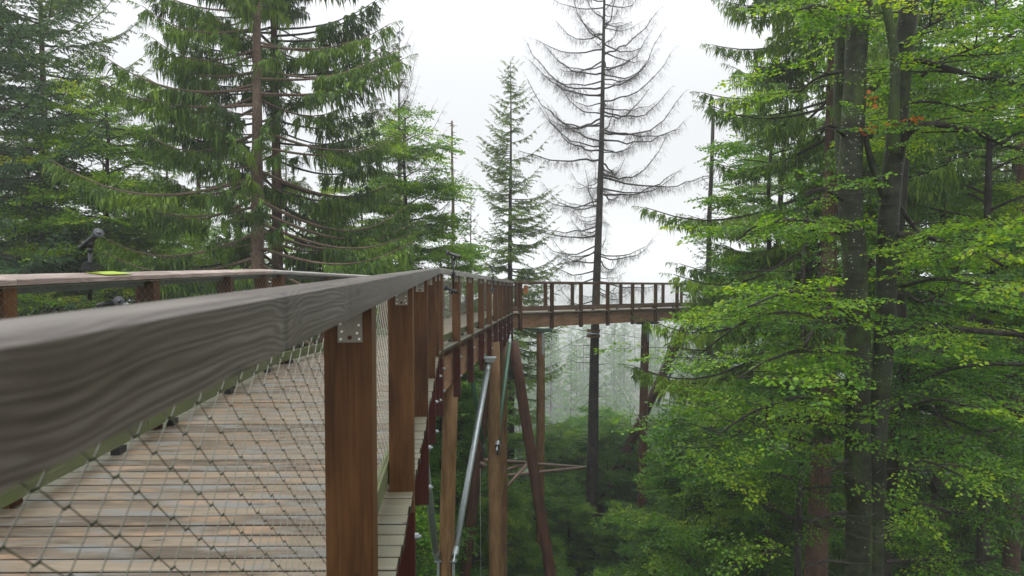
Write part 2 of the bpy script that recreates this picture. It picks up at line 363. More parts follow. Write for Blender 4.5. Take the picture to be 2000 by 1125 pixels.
def spruce_spray(rng, kind='hang', w=.016, n=13):
    """side twig along +X of length 1 with its own hanging or spread twigs"""
    x = np.linspace(.08, 1.0, n)+rng.normal(0, .02, n); P = np.stack([x, rng.normal(0, .02, n), -.12*x*x], 1)
    q = []
    if kind == 'hang':
        D = np.stack([rng.normal(.18, .15, n), rng.normal(0, .22, n), -np.ones(n)], 1)
        q.append(strip(P, D, (rng.uniform(.10, .62, n)**1.2)*(1.1-.45*x), w, rng))
        D = np.stack([np.ones(n)*.8, np.where(np.arange(n) % 2, .8, -.8), rng.normal(-.5, .25, n)], 1)
        q.append(strip(P, D, rng.uniform(.10, .24, n), w, rng, 3, .5))
    elif kind == 'flat':
        for sgn in (1, -1):
            D = np.stack([np.ones(n)*.75, sgn*np.ones(n)*.8, rng.normal(-.12, .22, n)], 1)
            q.append(strip(P, D, rng.uniform(.16, .34, n)*(1.25-.8*x), w, rng, 3, .25))
        D = np.stack([rng.normal(.4, .2, n), rng.normal(0, .4, n), -np.ones(n)*.7], 1)
        q.append(strip(P[::2], D[::2], rng.uniform(.08, .22, len(P[::2])), w, rng))
    elif kind == 'dead':
        D = np.stack([rng.normal(.3, .25, n), rng.normal(0, .5, n), -np.ones(n)], 1)
        q.append(strip(P, D, rng.uniform(.12, .55, n), w, rng))
        D = np.stack([np.ones(n)*.8, rng.normal(0, .7, n), rng.normal(0, .4, n)], 1)
        q.append(strip(P, D, rng.uniform(.08, .22, n), w, rng))
    ax = ribbon(np.array([[0, 0, 0.]]), np.array([[1., 0, -.12]]), .006, rng); 
    a = np.concatenate(q); return np.concatenate([a, ax]), np.concatenate([np.zeros(len(a)), np.ones(1)])
def scatter(templates, X, Y, Z, O, S, rng=RNG):
    """place templates with axes X,Y,Z (K,3 each), origins O and per-axis scale S (K,3)"""
    K = len(O); R = np.stack([X*S[:, :1], Y*S[:, 1:2], Z*S[:, 2:3]], 1); ti = rng.integers(0, len(templates), K); V, Mi = [], []
    for t, (q, mi) in enumerate(templates):
        s = np.nonzero(ti == t)[0]
        if not len(s): continue
        v = np.einsum('qij,kjl->kqil', q, R[s])+O[s][:, None, None, :]
        V.append(v.reshape(-1, 4, 3)); Mi.append(np.tile(mi, len(s)))
    return np.concatenate(V), np.concatenate(Mi)
def axes_from(D, rng=RNG, roll=.25):
    X = unit(D); up = np.array([0, 0, 1.])+rng.normal(0, roll, X.shape); Y = unit(np.cross(up, X)); Z = np.cross(X, Y); return X, Y, Z

BEECH_T = [beech_spray(np.random.default_rng(k), .072, .055) for k in range(5)]
BEECH_BIG = [beech_spray(np.random.default_rng(20+k), .105, .095) for k in range(4)]
HANG_T = [spruce_spray(np.random.default_rng(40+k), 'hang', .027, 15) for k in range(4)]
FLAT_T = [spruce_spray(np.random.default_rng(50+k), 'flat', .029, 11) for k in range(4)]
DEAD_T = [spruce_spray(np.random.default_rng(60+k), 'dead', .0065, 15) for k in range(4)]
FAR_T = [spruce_spray(np.random.default_rng(70+k), 'flat', .20, 8) for k in range(3)]

class Crown:
    """collects branches (tubes) and sprays of one tree in local coordinates"""
    def __init__(s, seed): s.rng = np.random.default_rng(seed); s.r = random.Random(seed); s.wood = MB(); s.O = []; s.D = []; s.S = []
    def spray(s, o, d, sc): s.O.append(tuple(o)); s.D.append(tuple(d)); s.S.append(sc if isinstance(sc, tuple) else (sc,)*3)
    def foliage(s, name, templates, mats, roll=.38):
        O = np.array(s.O, float); X, Y, Z = axes_from(np.array(s.D, float), s.rng, roll); S = np.array(s.S, float)
        V, mi = scatter(templates, X, Y, Z, O, S, s.rng); return quad_mesh(name, V, mats, mi)

def curve_pts(p, d, ln, k, fn):
    """points from p along horizontal direction d; fn(t) gives rise"""
    return [Vector(p)+Vector(d)*(ln*i/k)+Vector((0, 0, fn(i/k)*ln)) for i in range(k+1)]

def beech_branch(c, p, d, ln, r0, rise=.35, dens=1.0, depth=0, spread=.8, spray=1.0, leafstart=.25):
    """leafy layered branch; d horizontal unit vector"""
    rr = c.r; rise = rise*rr.uniform(.2, 1.5)+rr.uniform(-.12, .22); k = max(4, int(ln/.45)); d = Vector(d).normalized(); side = Vector((-d.y, d.x, 0)); pts = [Vector(p)]; yaw = 0
    for i in range(k):
        t = (i+1)/k; yaw += rr.uniform(-.16, .16); dd = d*math.cos(yaw)+side*math.sin(yaw)
        pts.append(pts[-1]+dd*(ln/k)+Vector((0, 0, (rise*(1-t*1.25)+rr.uniform(-.09, .09))*ln/k)))
    c.wood.tube(pts, [max(.006, r0*(1-.85*i/k)) for i in range(k+1)], 6 if depth == 0 else 4, 0, False)
    for i in range(1, k+1):
        t = i/k
        if t < leafstart: continue
        dd = (pts[i]-pts[i-1]).normalized()
        for sgn in (1, -1):
            if rr.random() > dens: continue
            a = sgn*rr.uniform(.6, 1.15); s2 = Vector((-dd.y, dd.x, 0)); q = dd*math.cos(a)+s2*math.sin(a); q.z = rr.uniform(-.3, .35)
            if depth == 0 and ln > 1.6 and t < .92:
                beech_branch(c, pts[i], Vector((q.x, q.y, 0)), ln*(1-t*.65)*rr.uniform(.32, .55)*spread, r0*.35, rise*.3, dens, 1, spread, spray, .0)
            else:
                c.spray(pts[i], q, rr.uniform(.7, 1.15)*spray)
    c.spray(pts[-1], (pts[-1]-pts[-2]), spray)
    if depth: c.spray(pts[-2], (pts[-1]-pts[-2]), spray)
    return pts

def beech_meshes(seed, H, base, rad, r0, nb, leafmat_, barkmat, templates=BEECH_T, rise=.4, dens=.85, lean=(0, 0), spray=1.0, top=.35, shape=None):
    """meshes (trunk, branch, crown) of a beech rooted at the local origin; foliage from height base to H"""
    c = Crown(seed); rr = c.r; k = 12
    tp = [Vector((lean[0]*(i/k)+rr.uniform(-.08, .08)*(i > 0), lean[1]*(i/k)+rr.uniform(-.08, .08)*(i > 0), H*.93*i/k)) for i in range(k+1)]
    tb = MB(); tb.tube(tp, [r0*(1-.82*(i/k)**.9)+.015 for i in range(k+1)], 10, 0, True, .05, seed)
    for j in range(nb):
        h = base+(H*.93-base)*((j+.5)/nb)+rr.uniform(-.25, .25); f = (h-base)/(H-base)
        a = j*2.4+rr.uniform(-.5, .5); t = h/(H*.93)*k; i = min(k-1, max(0, int(t))); p = tp[i].lerp(tp[i+1], min(1, max(0, t-i)))
        prof = (shape(f) if shape else math.sin(min(1, f*1.2+.28)*math.pi*.62)**.8*(1-top*f))
        ln = rad*prof*rr.uniform(.7, 1.12)
        if f > .9: ln *= .6
        beech_branch(c, p, (math.cos(a), math.sin(a), 0), max(.6, ln), r0*.26*(1-.5*f), rise*(.6+f), dens, 0, .85, spray)
    for q in range(5): c.spray(tp[-1]-Vector((0, 0, .25*q)), (rr.uniform(-1, 1), rr.uniform(-1, 1), .8), spray)
    return tb.mesh('trunk', True), c.wood.mesh('branch'), c.foliage('crown', templates, [leafmat_, M['twig']]), barkmat

def spruce_meshes(seed, H, base, rad, r0, nb, leafmat_, barkmat, kind='hang', droop=.42, up=.30, side=None, hang=1.0, gap=.24, inner=.25, stubs=0, lean=(0, 0), templates=None, top=.9, ws=1.0, lat=.42, sides=10, spread=1.0, prof=None, rough=0.0):
    c = Crown(seed); rr = c.r; k = 16
    T = templates or {'hang': HANG_T, 'flat': FLAT_T, 'dead': DEAD_T}[kind]
    tp = [Vector((lean[0]*(i/k), lean[1]*(i/k), H*i/k))+Vector((math.sin(i*.7+seed), math.cos(i*.9+seed), 0))*.03*(i > 0) for i in range(k+1)]
    tb = MB(); tb.tube(tp, [r0*(1-(i/k)**1.15)+.012 for i in range(k+1)], sides, 0, True, .04, seed)
    for j in range(nb):
        f = (j+rr.random())/nb; f = f**.93; h = base+(H-base)*f*.995
        a = rr.uniform(0, 6.283); sf = side(a, f) if side else 1.0
        if sf <= 0: continue
        ln = (rad*(prof(f) if prof else (1-f)**top)+.12)*rr.uniform(.72, 1.1)*sf
        t = h/H*k; i = min(k-1, int(t)); p = tp[i].lerp(tp[i+1], t-i)
        if rough: ln *= rr.choice((1, 1, .95, .9, .8, .6, .4))
        dr = droop*(1.15-.9*f)*rr.uniform(.7-rough, 1.3+rough); upk = up*rr.uniform(.7-rough, 1.3+rough*.6); kk = max(4, int(ln/.4))
        ini = (.12 if rough else .45)*f
        pts = curve_pts(p, (math.cos(a), math.sin(a), 0), ln, kk, lambda s: ini*s-dr*math.sin(min(1, s*1.05)*1.9)*.75+upk*s**3)
        if rough: pts = [p_+Vector((rr.uniform(-.06, .06), rr.uniform(-.06, .06), rr.uniform(-.06, .06)))*(q_ > 0) for q_, p_ in enumerate(pts)]
        c.wood.tube(pts, [max(.006, (.012+.009*ln)*ws*(1-.8*s/kk)) for s in range(kk+1)], 5, 0, False)
        nl = int(ln*(1-inner)/gap)+1
        for q in range(nl):
            s = inner+(1-inner)*(q+rr.random()*.6)/nl; s = min(s, .985); idx = s*kk; i2 = min(kk-1, int(idx)); pp = pts[i2].lerp(pts[i2+1], idx-i2); dd = (pts[i2+1]-pts[i2]).normalized()
            for sgn in (1, -1):
                aa = sgn*rr.uniform(.65, 1.25)*spread; s2 = Vector((-dd.y, dd.x, 0)); dq = dd*math.cos(aa)+s2*math.sin(aa); dq.z += rr.uniform(-.3, 0)
                ll = max(.16, lat*ln*(1.08-s)*rr.uniform(.6, 1.25)+.12)
                hg = hang*rr.uniform(.6, 1.3)
                c.spray(pp, dq, (ll, min(1, .5+ll*.5)*(1 if kind == 'hang' else min(1.1, ll+.25)), hg if kind != 'flat' else min(1, hg)*.9))
        c.spray(pts[-1], (pts[-1]-pts[-2]), (.35, .6, .5*hang))
    for q in range(stubs):
        h = rr.uniform(.12, 1)*base if base > 1 else rr.uniform(0, H); a = rr.uniform(0, 6.283); ln = rr.uniform(.4, 1.9)*(.6+.4*h/max(base, 1)); t = h/H*k; i = min(k-1, int(t)); p = tp[i].lerp(tp[i+1], t-i)
        cv = rr.uniform(-.35, .35)
        c.wood.tube(curve_pts(p, (math.cos(a), math.sin(a), 0), ln, 4, lambda s: -.12*s+cv*s*s), [.02*ws*(1-.7*s/4) for s in range(5)], 4, 0, False)
    return tb.mesh('trunk', True), c.wood.mesh('branch'), c.foliage('crown', T, [leafmat_, M['twig'] if kind != 'dead' else M['dead_twig']], .2), barkmat

def put_tree(name, meshes, loc, label, cat='tree', rot=0, sc=1.0, group=None, scz=None):
    t, w, cr, bk = meshes
    o = empty(name, loc, label, cat, group); o.rotation_euler.z = rot; o.scale = (sc, sc, scz or sc)
    link('trunk', t, o, bk, world=False)
    x = link('branch', w, o, bk if bk in (M['bark_dark'], M['bark_spruce']) else M['bark_dark'], world=False); x['kind'] = 'stuff'
    x = link('crown', cr, o, None, world=False); x['kind'] = 'stuff'
    return o

# ------------------------------------------------------------ terrain
def ground_z(x, y):
    """world height of the forest floor: a bank under the walkway falling into a valley"""
    t = min(1, max(0, (y-44+x*.10)/48)); s = t*t*(3-2*t)
    z = -15.5-s*34-min(40, max(0, y-150)*.06)
    z += max(0, -x-4)*.10 if y < 110 else 0
    z += .5*math.sin(x*.21+1)*math.cos(y*.17)+.25*math.sin(x*.63+y*.41)
    if y > 450: z += (y-450)*.018
    return E+max(z, -90)
def gp(x, y): return Vector((x, y, ground_z(x, y)))
def build_ground():
    xs = [-3000, -1400, -700, -350, -180, -110]+[-80+i*2.5 for i in range(73)]+[130, 200, 350, 700, 1400, 3000]; ys = [-60, -30]+[-15+i*2.5 for i in range(70)]+[175, 200, 240, 300, 400, 550, 800, 1300, 2000, 3000]
    vs = [(x, y, ground_z(x, y)) for y in ys for x in xs]; w = len(xs)
    fs = [(j*w+i, j*w+i+1, (j+1)*w+i+1, (j+1)*w+i) for j in range(len(ys)-1) for i in range(w-1)]
    b = MB(); b.add(vs, fs); m, n, bs = new_mat('forest_floor')
    tcn = N(n, 'ShaderNodeTexCoord'); f = noise(n, tcn.outputs['Object'], .8, 6, .65); f2 = noise(n, tcn.outputs['Object'], 9, 5, .7)
    c = ramp(n, math_(n, 'ADD', math_(n, 'MULTIPLY', f, .6), math_(n, 'MULTIPLY', f2, .4)), [(.38, (.018, .016, .010)), (.5, (.03, .045, .014)), (.6, (.05, .085, .02))])
    L(n, c, bs.inputs['Base Color']); bs.inputs['Roughness'].default_value = .9; bump(n, bs, f2, .8, .1)
    o = b.build('ground', m, None, True); o['kind'] = 'structure'
build_ground()

# ------------------------------------------------------------ treetop walkway
# rail-top lines (outer edge) right and left, height relative to the eye
RP = [(-.078, -2.0, -.0255), (-1.05, 10.0, -.098), (.06, 26.4, -.77), (9.75, 35.1, -1.13), (27.5, 39.8, -1.55)]
LP = [(-2.41, -2.0, -.045), (-3.14, 8.54, -.098), (-1.85, 27.64, -.81), (8.72, 37.08, -1.17), (26.9, 41.9, -1.58)]
RP = [Vector((a, b, c+E)) for a, b, c in RP]; LP = [Vector((a, b, c+E)) for a, b, c in LP]
DECK = -1.235
walk = empty('treetop_walkway', gp(-1.6, 13.0), 'long curved wooden treetop walkway with brown posts, grey handrails and wire mesh sides', 'walkway')

def plan_dir(P, i):
    d = P[i+1]-P[i]; d.z = 0; return d.normalized()
def rail_segments(P, inward, side):
    pieces_spec = {('R', 0): [0, 4.49, None], ('L', 0): [0, 2.1, 5.65, 7.75, None]}
    for i in range(4):
        p0, p1 = P[i], P[i+1]; d = p1-p0; ln = d.length; fr = frame(p0, p1)
        # bevel angles at the ends (mitre)
        def mitre(a, b):
            if a is None or b is None: return 0
            ang = math.atan2(b.y, b.x)-math.atan2(a.y, a.x); return math.tan(ang/2)
        d0 = plan_dir(P, i-1) if i > 0 else None; d1 = plan_dir(P, i); d2 = plan_dir(P, i+1) if i < 3 else None
        m0, m1 = mitre(d0, d1), mitre(d1, d2); s = inward  # +1: inward is local +Y
        tilt = .009 if side == 'R' else .022
        cap = [(-.002, -.081), (-.002, -.006), (.004, 0), (.150, -tilt), (.156, -tilt-.006), (.156, -.056), (.036, -.056), (.036, -.081)]
        poly = [(o_*s, z) for o_, z in cap]
        if s > 0: poly = poly[::-1]
        cuts = pieces_spec.get((side, i)) or [k*3.6 for k in range(int(ln/3.6)+1)]+[None]
        if cuts[-1] is None and ln-cuts[-2] < .8 and len(cuts) > 2: cuts.pop(-2)
        cuts = [ln if x is None else x for x in cuts]
        for k in range(len(cuts)-1):
            b = MB(); first, last = k == 0, k == len(cuts)-2
            e0 = (lambda y, m=m0: y*m) if first else (lambda y: .0015); e1 = (lambda y, m=m1: -y*m) if last else (lambda y: -.0015)
            b.prism(poly, cuts[k], cuts[k+1], 0, (e0, e1))
            mat = M['rail_near'] if (side, i) == ('R', 0) else M['rail_pink'] if (side == 'L' and i == 0) else M['rail'] if i == 1 else M['rail_brown']
            o = b.build('handrail', mat, walk); o.matrix_basis = fr
    return
rail_segments(RP, 1, 'R'); rail_segments(LP, -1, 'L')

POST_CACHE = {}
def make_post(h_below, s, plate, foot):
    key = (round(h_below, 2), s, plate, foot)
    if key in POST_CACHE: return POST_CACHE[key]
    b = MB()                                   # local: X down the post (grain), Y along walkway, Z inward
    z0, z1 = .006, .142
    b.box(.058, -DECK+(.12 if foot else h_below), -.055, .055, z0, z1)
    post = b.mesh('post'); post.materials.append(M['post'])
    ft = None
    if foot:
        b = MB(); b.box(-DECK+.122, -DECK+h_below, -.057, .057, z0-.003, z1-.02)
        for zz in (-DECK+.28, -DECK+.62):
            b.disc((zz, 0, z0-.012), (0, 0, 1), .022, .024, 8, 1); b.disc((zz, 0, z0-.028), (0, 0, 1), .010, .02, 6, 1)
        ft = b.mesh('post_foot'); ft.materials.append(M['post_red']); ft.materials.append(M['galv'])
    pl = None
    if plate:
        b = MB()
        for sg in ((1 if s > 0 else -1),):
            y0 = sg*.055; b.box(.058, .184, y0+sg*.004, y0, .032, .102, 0)
            for (xx, zz) in ((.174, .041), (.174, .093), (.157, .047), (.152, .090), (.130, .094), (.134, .042)):
                b.disc((xx, y0+sg*.006, zz), (0, 1, 0), .0034, .006, 8, 1)
            b.disc((.170, y0+sg*.0045, .068), (0, 1, 0), .0065, .002, 10, 2)
        pl = b.mesh('post_plate')
        for q in ('plate', 'nail', 'hole'): pl.materials.append(M[q])
    POST_CACHE[key] = (post, ft, pl); return POST_CACHE[key]
def place_post(P, i, s_along, inward, plate=True, below=.98, foot=True):
    d = plan_dir(P, i); t = s_along/(P[i+1]-P[i]).length; p = P[i].lerp(P[i+1], t)
    inn = Vector((-d.y, d.x, 0))*inward
    x = Vector((0, 0, -1)); z = inn; y = z.cross(x)
    pm, ft, pl = make_post(below, inward, plate, foot)
    m = Matrix((x, y, z)).transposed().to_4x4(); m.translation = p
    o = link('post', pm, walk); o.matrix_basis = m
    for nm, me in (('post_foot', ft), ('post_plate', pl)):
        if me:
            c = link(nm, me, o, world=False)
    return p
# right side: depths read from the picture
def s_of(P, i, ydepth): return (ydepth-P[i].y)/(P[i+1].y-P[i].y)*(P[i+1]-P[i]).length
RPOSTS = []
for yd in (.17, 2.02, 3.85, 5.75, 7.7, 9.5): RPOSTS.append((0, s_of(RP, 0, yd)))
for yd in (10.25, 12.05, 13.95, 15.95, 17.8, 19.6, 21.2, 22.8, 24.6, 26.2): RPOSTS.append((1, s_of(RP, 1, yd)))
for k in range(8): RPOSTS.append((2, .42+1.76*k-(.25 if k == 7 else 0)))
for k in range(10): RPOSTS.append((3, .3+1.8*k))
LPOSTS = []
for yd in (0.0, 1.8, 3.6, 5.32, 7.05, 8.3): LPOSTS.append((0, s_of(LP, 0, yd)))
for yd in (8.9, 10.7, 12.5, 14.3, 16.1, 17.9, 19.7, 21.5, 23.3, 25.1, 27.1): LPOSTS.append((1, s_of(LP, 1, yd)))
for k in range(8): LPOSTS.append((2, .9+1.76*k))
for k in range(10): LPOSTS.append((3, .5+1.8*k))
for i, s in RPOSTS: place_post(RP, i, s, 1, plate=i < 2, below=(.75, .99, .70, .70)[i], foot=i < 2)
for i, s in LPOSTS: place_post(LP, i, s, -1, plate=False, below=(.75, .99, .70, .70)[i], foot=i < 2)

# toe boards with brackets, girders, cable line
def side_boards(P, s, side):
    for i in range(4):
        fr = frame(P[i], P[i+1]); ln = (P[i+1]-P[i]).length; k = max(1, round(ln/3.8))
        for j in range(k):
            a, b_ = ln*j/k+.004, ln*(j+1)/k-.004
            b = MB(); y0, y1 = sorted((s*.148, s*.190)); b.box(a, b_, y0, y1, DECK+.05, DECK+.165)
            o = b.build('toe_board', M['toe'] if i < 2 else M['rail_brown'], walk); o.matrix_basis = fr
            if i < 3:
                for t in (.12, .5, .88):
                    b = MB(); x = a+(b_-a)*t; b.box(x-.05, x+.05, *sorted((s*.155, s*.215)), DECK+.003, DECK+.05)
                    o2 = b.build('bracket', M['black'], walk); o2.matrix_basis = fr
        g = MB(); y0, y1 = sorted((s*.145, s*.305)); g.box(.0, ln, y0, y1, DECK-(.70, .76, .62, .62)[i], DECK-(.15, .2, .1, .1)[i])
        o = g.build('girder', M['girder'], walk); o.matrix_basis = fr
        # inner batten under the rail cap that carries the mesh
        g = MB(); y0, y1 = sorted((s*.033, s*.075)); g.box(0, ln, y0, y1, -.078 if side == 'R' else -.110, -.0565)
        o = g.build('rail_batten', M['grey_green'] if i < 2 else M['rail_brown'], walk); o.matrix_basis = fr
side_boards(RP, 1, 'R'); side_boards(LP, -1, 'L')

# wire mesh panels: two families of zigzag wires meeting in small clamps
def mesh_panel(P, i, s, a, b_, cell=(.052, .036), r=.001, sides=3, ferr=True):
    fr = frame(P[i], P[i+1]); cw, ch = cell; top, bot = -.070, DECK+.175
    nx = int((b_-a)/cw); nz = int((top-bot)/ch); V = []; Fc = []; y = s*.166
    mb = MB()
    def seg(p, q, rr=r):
        p, q = Vector(p), Vector(q); d = (q-p).normalized(); u = Vector((0, 1, 0)); w_ = d.cross(u); base = len(mb.v)
        ring = [(u*math.cos(t)+w_*math.sin(t))*rr for t in [2*math.pi*k/sides for k in range(sides)]]
        mb.v += [tuple(p+g) for g in ring]+[tuple(q+g) for g in ring]
        mb.f += [(base+k, base+(k+1) % sides, base+sides+(k+1) % sides, base+sides+k) for k in range(sides)]; mb.m += [0]*sides
    e = .003
    for iz in range(nz):
        for ix in range(nx):
            if (ix+iz) % 2 == 0:
                x0, z0 = a+ix*cw, top-iz*ch
                # node (x0,z0) -> (x0+cw, z0-ch) and (x0+cw... ) crossing family
                seg((x0+e, y, z0), (x0+cw-e, y+.002*s, z0-ch)); 
                if ix > 0: seg((x0-e, y+.002*s, z0), (x0-cw+e, y, z0-ch))
                if ferr: seg((x0-e-.003, y, z0), (x0+e+.003, y, z0), r*2.1)
    seg((a, y, top+.004), (b_, y, top+.004), .003); seg((a, y, bot-.01), (b_, y, bot-.01), .003)
    me = mb.mesh('wire_mesh'); me.materials.append(M['wire'])
    o = link('wire_mesh', me, walk); o['kind'] = 'stuff'; o.matrix_basis = fr
for P, s in ((RP, 1), (LP, -1)):
    for i in range(4):
        ln = (P[i+1]-P[i]).length; far = i >= 2
        mesh_panel(P, i, s, .02, ln-.02, (.052, .036) if not far else (.065, .05), .00102 if not far else .0017, 3, not far)

# deck planks: cut lines fan gently round the bends, every plank its own piece
def edge_at(P, i, t, off, s):
    d = plan_dir(P, i); p = P[i].lerp(P[i+1], t); return p+Vector((-d.y, d.x, 0))*s*off
DECK_BREAKS = [(-2.0, -2.0), (9.0, 9.0), (12.0, 12.12), (23.0, 23.4), (26.4, 27.64)]
def pt_at_y(P, y, s):
    i = 0 if y <= P[1].y else 1; d = plan_dir(P, i); t = (y-P[i].y)/(P[i+1].y-P[i].y); p = P[i].lerp(P[i+1], t); return p+Vector((-d.y, d.x, 0))*s*.012
def deck_cuts():
    out_ = []
    for (a0, b0), (a1, b1) in zip(DECK_BREAKS[:-1], DECK_BREAKS[1:]):
        k = round((a1-a0+b1-b0)/2/.127)
        for j in range(k): out_.append((a0+(a1-a0)*j/k, b0+(b1-b0)*j/k))
    return out_+[DECK_BREAKS[-1]]
def deck_lines():
    lines = []
    for i in (2, 3):
        ln = ((RP[i+1]-RP[i]).length+(LP[i+1]-LP[i]).length)/2; k = round(ln/.127)
        for j in range(k): lines.append((i, j/k))
    lines.append((3, 1.0)); return lines
def build_deck():
    cuts = deck_cuts(); lines = deck_lines(); count = 0; far = MB(); quads = []
    for a, b_ in zip(cuts[:-1], cuts[1:]):
        quads.append((0, pt_at_y(RP, a[0], 1), pt_at_y(RP, b_[0], 1), pt_at_y(LP, a[1], -1), pt_at_y(LP, b_[1], -1)))
    for a, b_ in zip(lines[:-1], lines[1:]):
        i = a[0]; ta, tb = a[1], (b_[1] if b_[0] == i else 1.0)
        quads.append((i, edge_at(RP, i, ta, .012, 1), edge_at(RP, i, tb, .012, 1), edge_at(LP, i, ta, .012, -1), edge_at(LP, i, tb, .012, -1)))
    for i, ra, rb, la, lb in quads:
        for p in (ra, rb, la, lb): p.z += DECK
        c = (ra+rb+la+lb)/4; g = .0075
        jit = random.Random(count*7+3); rx, lx = jit.uniform(-.006, .006), jit.uniform(-.006, .006); dz = jit.uniform(-.002, .002)
        def sh(p, q, amt): return p+(q-p).normalized()*amt
        r0, r1, l0, l1 = sh(ra, rb, g), sh(rb, ra, g), sh(la, lb, g), sh(lb, la, g)
        fr = frame((la+lb)/2, (ra+rb)/2); inv = fr.inverted()
        T = [inv @ p for p in (l0, r0, r1, l1)]
        for q in (0, 3): T[q].x += lx
        for q in (1, 2): T[q].x += rx
        if i < 2 and count < 290:
            bv = .004; b = MB(); ctr = sum(T, Vector())/4
            top = [Vector((p.x, p.y+(bv if p.y < ctr.y else -bv), p.z+dz)) for p in T]; mid = [Vector((p.x, p.y, p.z-bv+dz)) for p in T]; bt = [Vector((p.x, p.y, p.z-.045+dz)) for p in T]
            b.add(top+mid+bt, [(0, 1, 2, 3)]+[(4+k, 4+(k+1) % 4, (k+1) % 4, k) for k in range(4)], 0)
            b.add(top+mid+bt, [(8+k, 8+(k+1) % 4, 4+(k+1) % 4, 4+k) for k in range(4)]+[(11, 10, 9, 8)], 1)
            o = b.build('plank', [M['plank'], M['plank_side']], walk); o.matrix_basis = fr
        else:
            W = [fr @ p for p in T]; far.add(W+[p-Vector((0, 0, .045)) for p in W], [(0, 1, 2, 3), (0, 4, 5, 1), (1, 5, 6, 2), (2, 6, 7, 3), (3, 7, 4, 0), (7, 6, 5, 4)])
        count += 1
    o = far.build('plank_field', M['ledge'], walk); o['kind'] = 'stuff'
build_deck()
# cross beams under the deck
for i in range(4):
    for t in ([.06, .22, .38, .54, .70, .86] if i < 2 else [.08, .25, .42, .6, .78, .95]):
        a, b_ = edge_at(RP, i, t, .31, 1), edge_at(LP, i, t, .31, -1); b = MB(); ln = (b_-a).length
        b.box(0, ln, -.06, .06, DECK-.30, DECK-.06); o = b.build('crossbeam', M['log_red'], walk); o.matrix_basis = frame(a, b_)

# ------------------------------------------------------------ supports
def strut(root, p0, p1, r, mat, name='strut', ends=True):
    b = MB(); p0, p1 = Vector(p0), Vector(p1); ln = (p1-p0).length
    b.tube([(0, 0, 0), (ln, 0, 0)], r, 14); o = b.build(name, mat, root, True); up = Vector((0, 1, 0)); o.matrix_basis = frame(p0, p1, up)
    if ends:
        for x, sg in ((0, -1), (ln, 1)):
            e = MB(); e.box(min(x-sg*.10, x+sg*.14), max(x-sg*.10, x+sg*.14), -.012, .012, -r*1.05, r*1.05); e.disc((x+sg*.09, 0, 0), (0, 1, 0), .03, .05, 8)
            e.tube([(x-sg*.16, 0, 0), (x-sg*.02, 0, 0)], r*1.06, 12); q = e.build('end_plate', M['galv'], root); q.matrix_basis = frame(p0, p1, up)
    return o
def bracket_box(root, c, sx, sy, sz, mat, name='bracket'):
    b = MB(); b.box(-sx/2, sx/2, -sy/2, sy/2, -sz/2, sz/2); b.box(-sx/2-.04, sx/2+.04, -sy/2-.04, sy/2+.04, sz/2-.012, sz/2+.004)
    o = b.build(name, mat, root); o.location = c; return o

# first support: thick log with two galvanised struts
t1 = empty('walkway_support', gp(-1.3, 13.0), 'thick peeled log nearest the camera with two galvanised V struts bolted to it', 'support')
pt, pb = at(880, 735, 13.0), at(871, 1125, 13.0); ext = pt+(pb-pt)*(pt.z-gp(-1.3, 13).z+.3)/(pt.z-pb.z)
log_obj('log', ext, pt, .175, .142, M['log'], t1, 16, 3)
base_r, base_l = at(888, 1085, 12.9), at(852, 1085, 12.9)
strut(t1, base_r, at(954, 712, 15.8), .065, M['galv']); strut(t1, base_l, at(822, 830, 10.6), .065, M['galv'])
for u in (856, 886): bracket_box(t1, at(u, 1115, 12.9), .05, .06, .42, M['galv'], 'strut_shoe')
bracket_box(t1, at(957, 702, 15.8), .20, .22, .10, M['galv'], 'strut_head')
# second support: log with green struts
t2 = empty('walkway_support', gp(-.5, 19.5), 'peeled log with a forked pair of dark green struts below the walkway', 'support')
pt, pb = at(966, 668, 19.5), at(967, 1125, 19.5); ext = pt+(pb-pt)*(pt.z-gp(-.5, 19.5).z+.3)/(pt.z-pb.z)
log_obj('log', ext, at(964, 668, 19.5), .215, .165, M['log'], t2, 16, 5, bend=.02)
strut(t2, at(971, 872, 19.3), at(996, 662, 21.6), .062, M['green_steel']); strut(t2, at(945, 872, 19.3), at(915, 700, 17.2), .062, M['green_steel'])
for u in (943, 973): bracket_box(t2, at(u, 878, 19.3), .07, .08, .30, M['black'], 'strut_shoe')
# trestle of leaning logs
t3 = empty('walkway_trestle', gp(-.3, 22.5), 'trestle of reddish leaning logs under the bend of the walkway', 'support')
def long_log(root, u0, v0, u1, v1, y, r0, r1, mat, seed, y2=None):
    a, b_ = at(u0, v0, y), at(u1, v1, y2 or y); g = ground_z(b_.x, b_.y); k = (a.z-g+.4)/(a.z-b_.z); return log_obj('log', a+(b_-a)*k, a, r0, r1, mat, root, 14, seed)
long_log(t3, 1002, 668, 1076, 1125, 22.3, .21, .17, M['log_red'], 7)
long_log(t3, 958, 700, 908, 1125, 22.6, .20, .16, M['log_red'], 8)
long_log(t3, 981, 668, 981, 1125, 23.0, .20, .16, M['log'], 9)
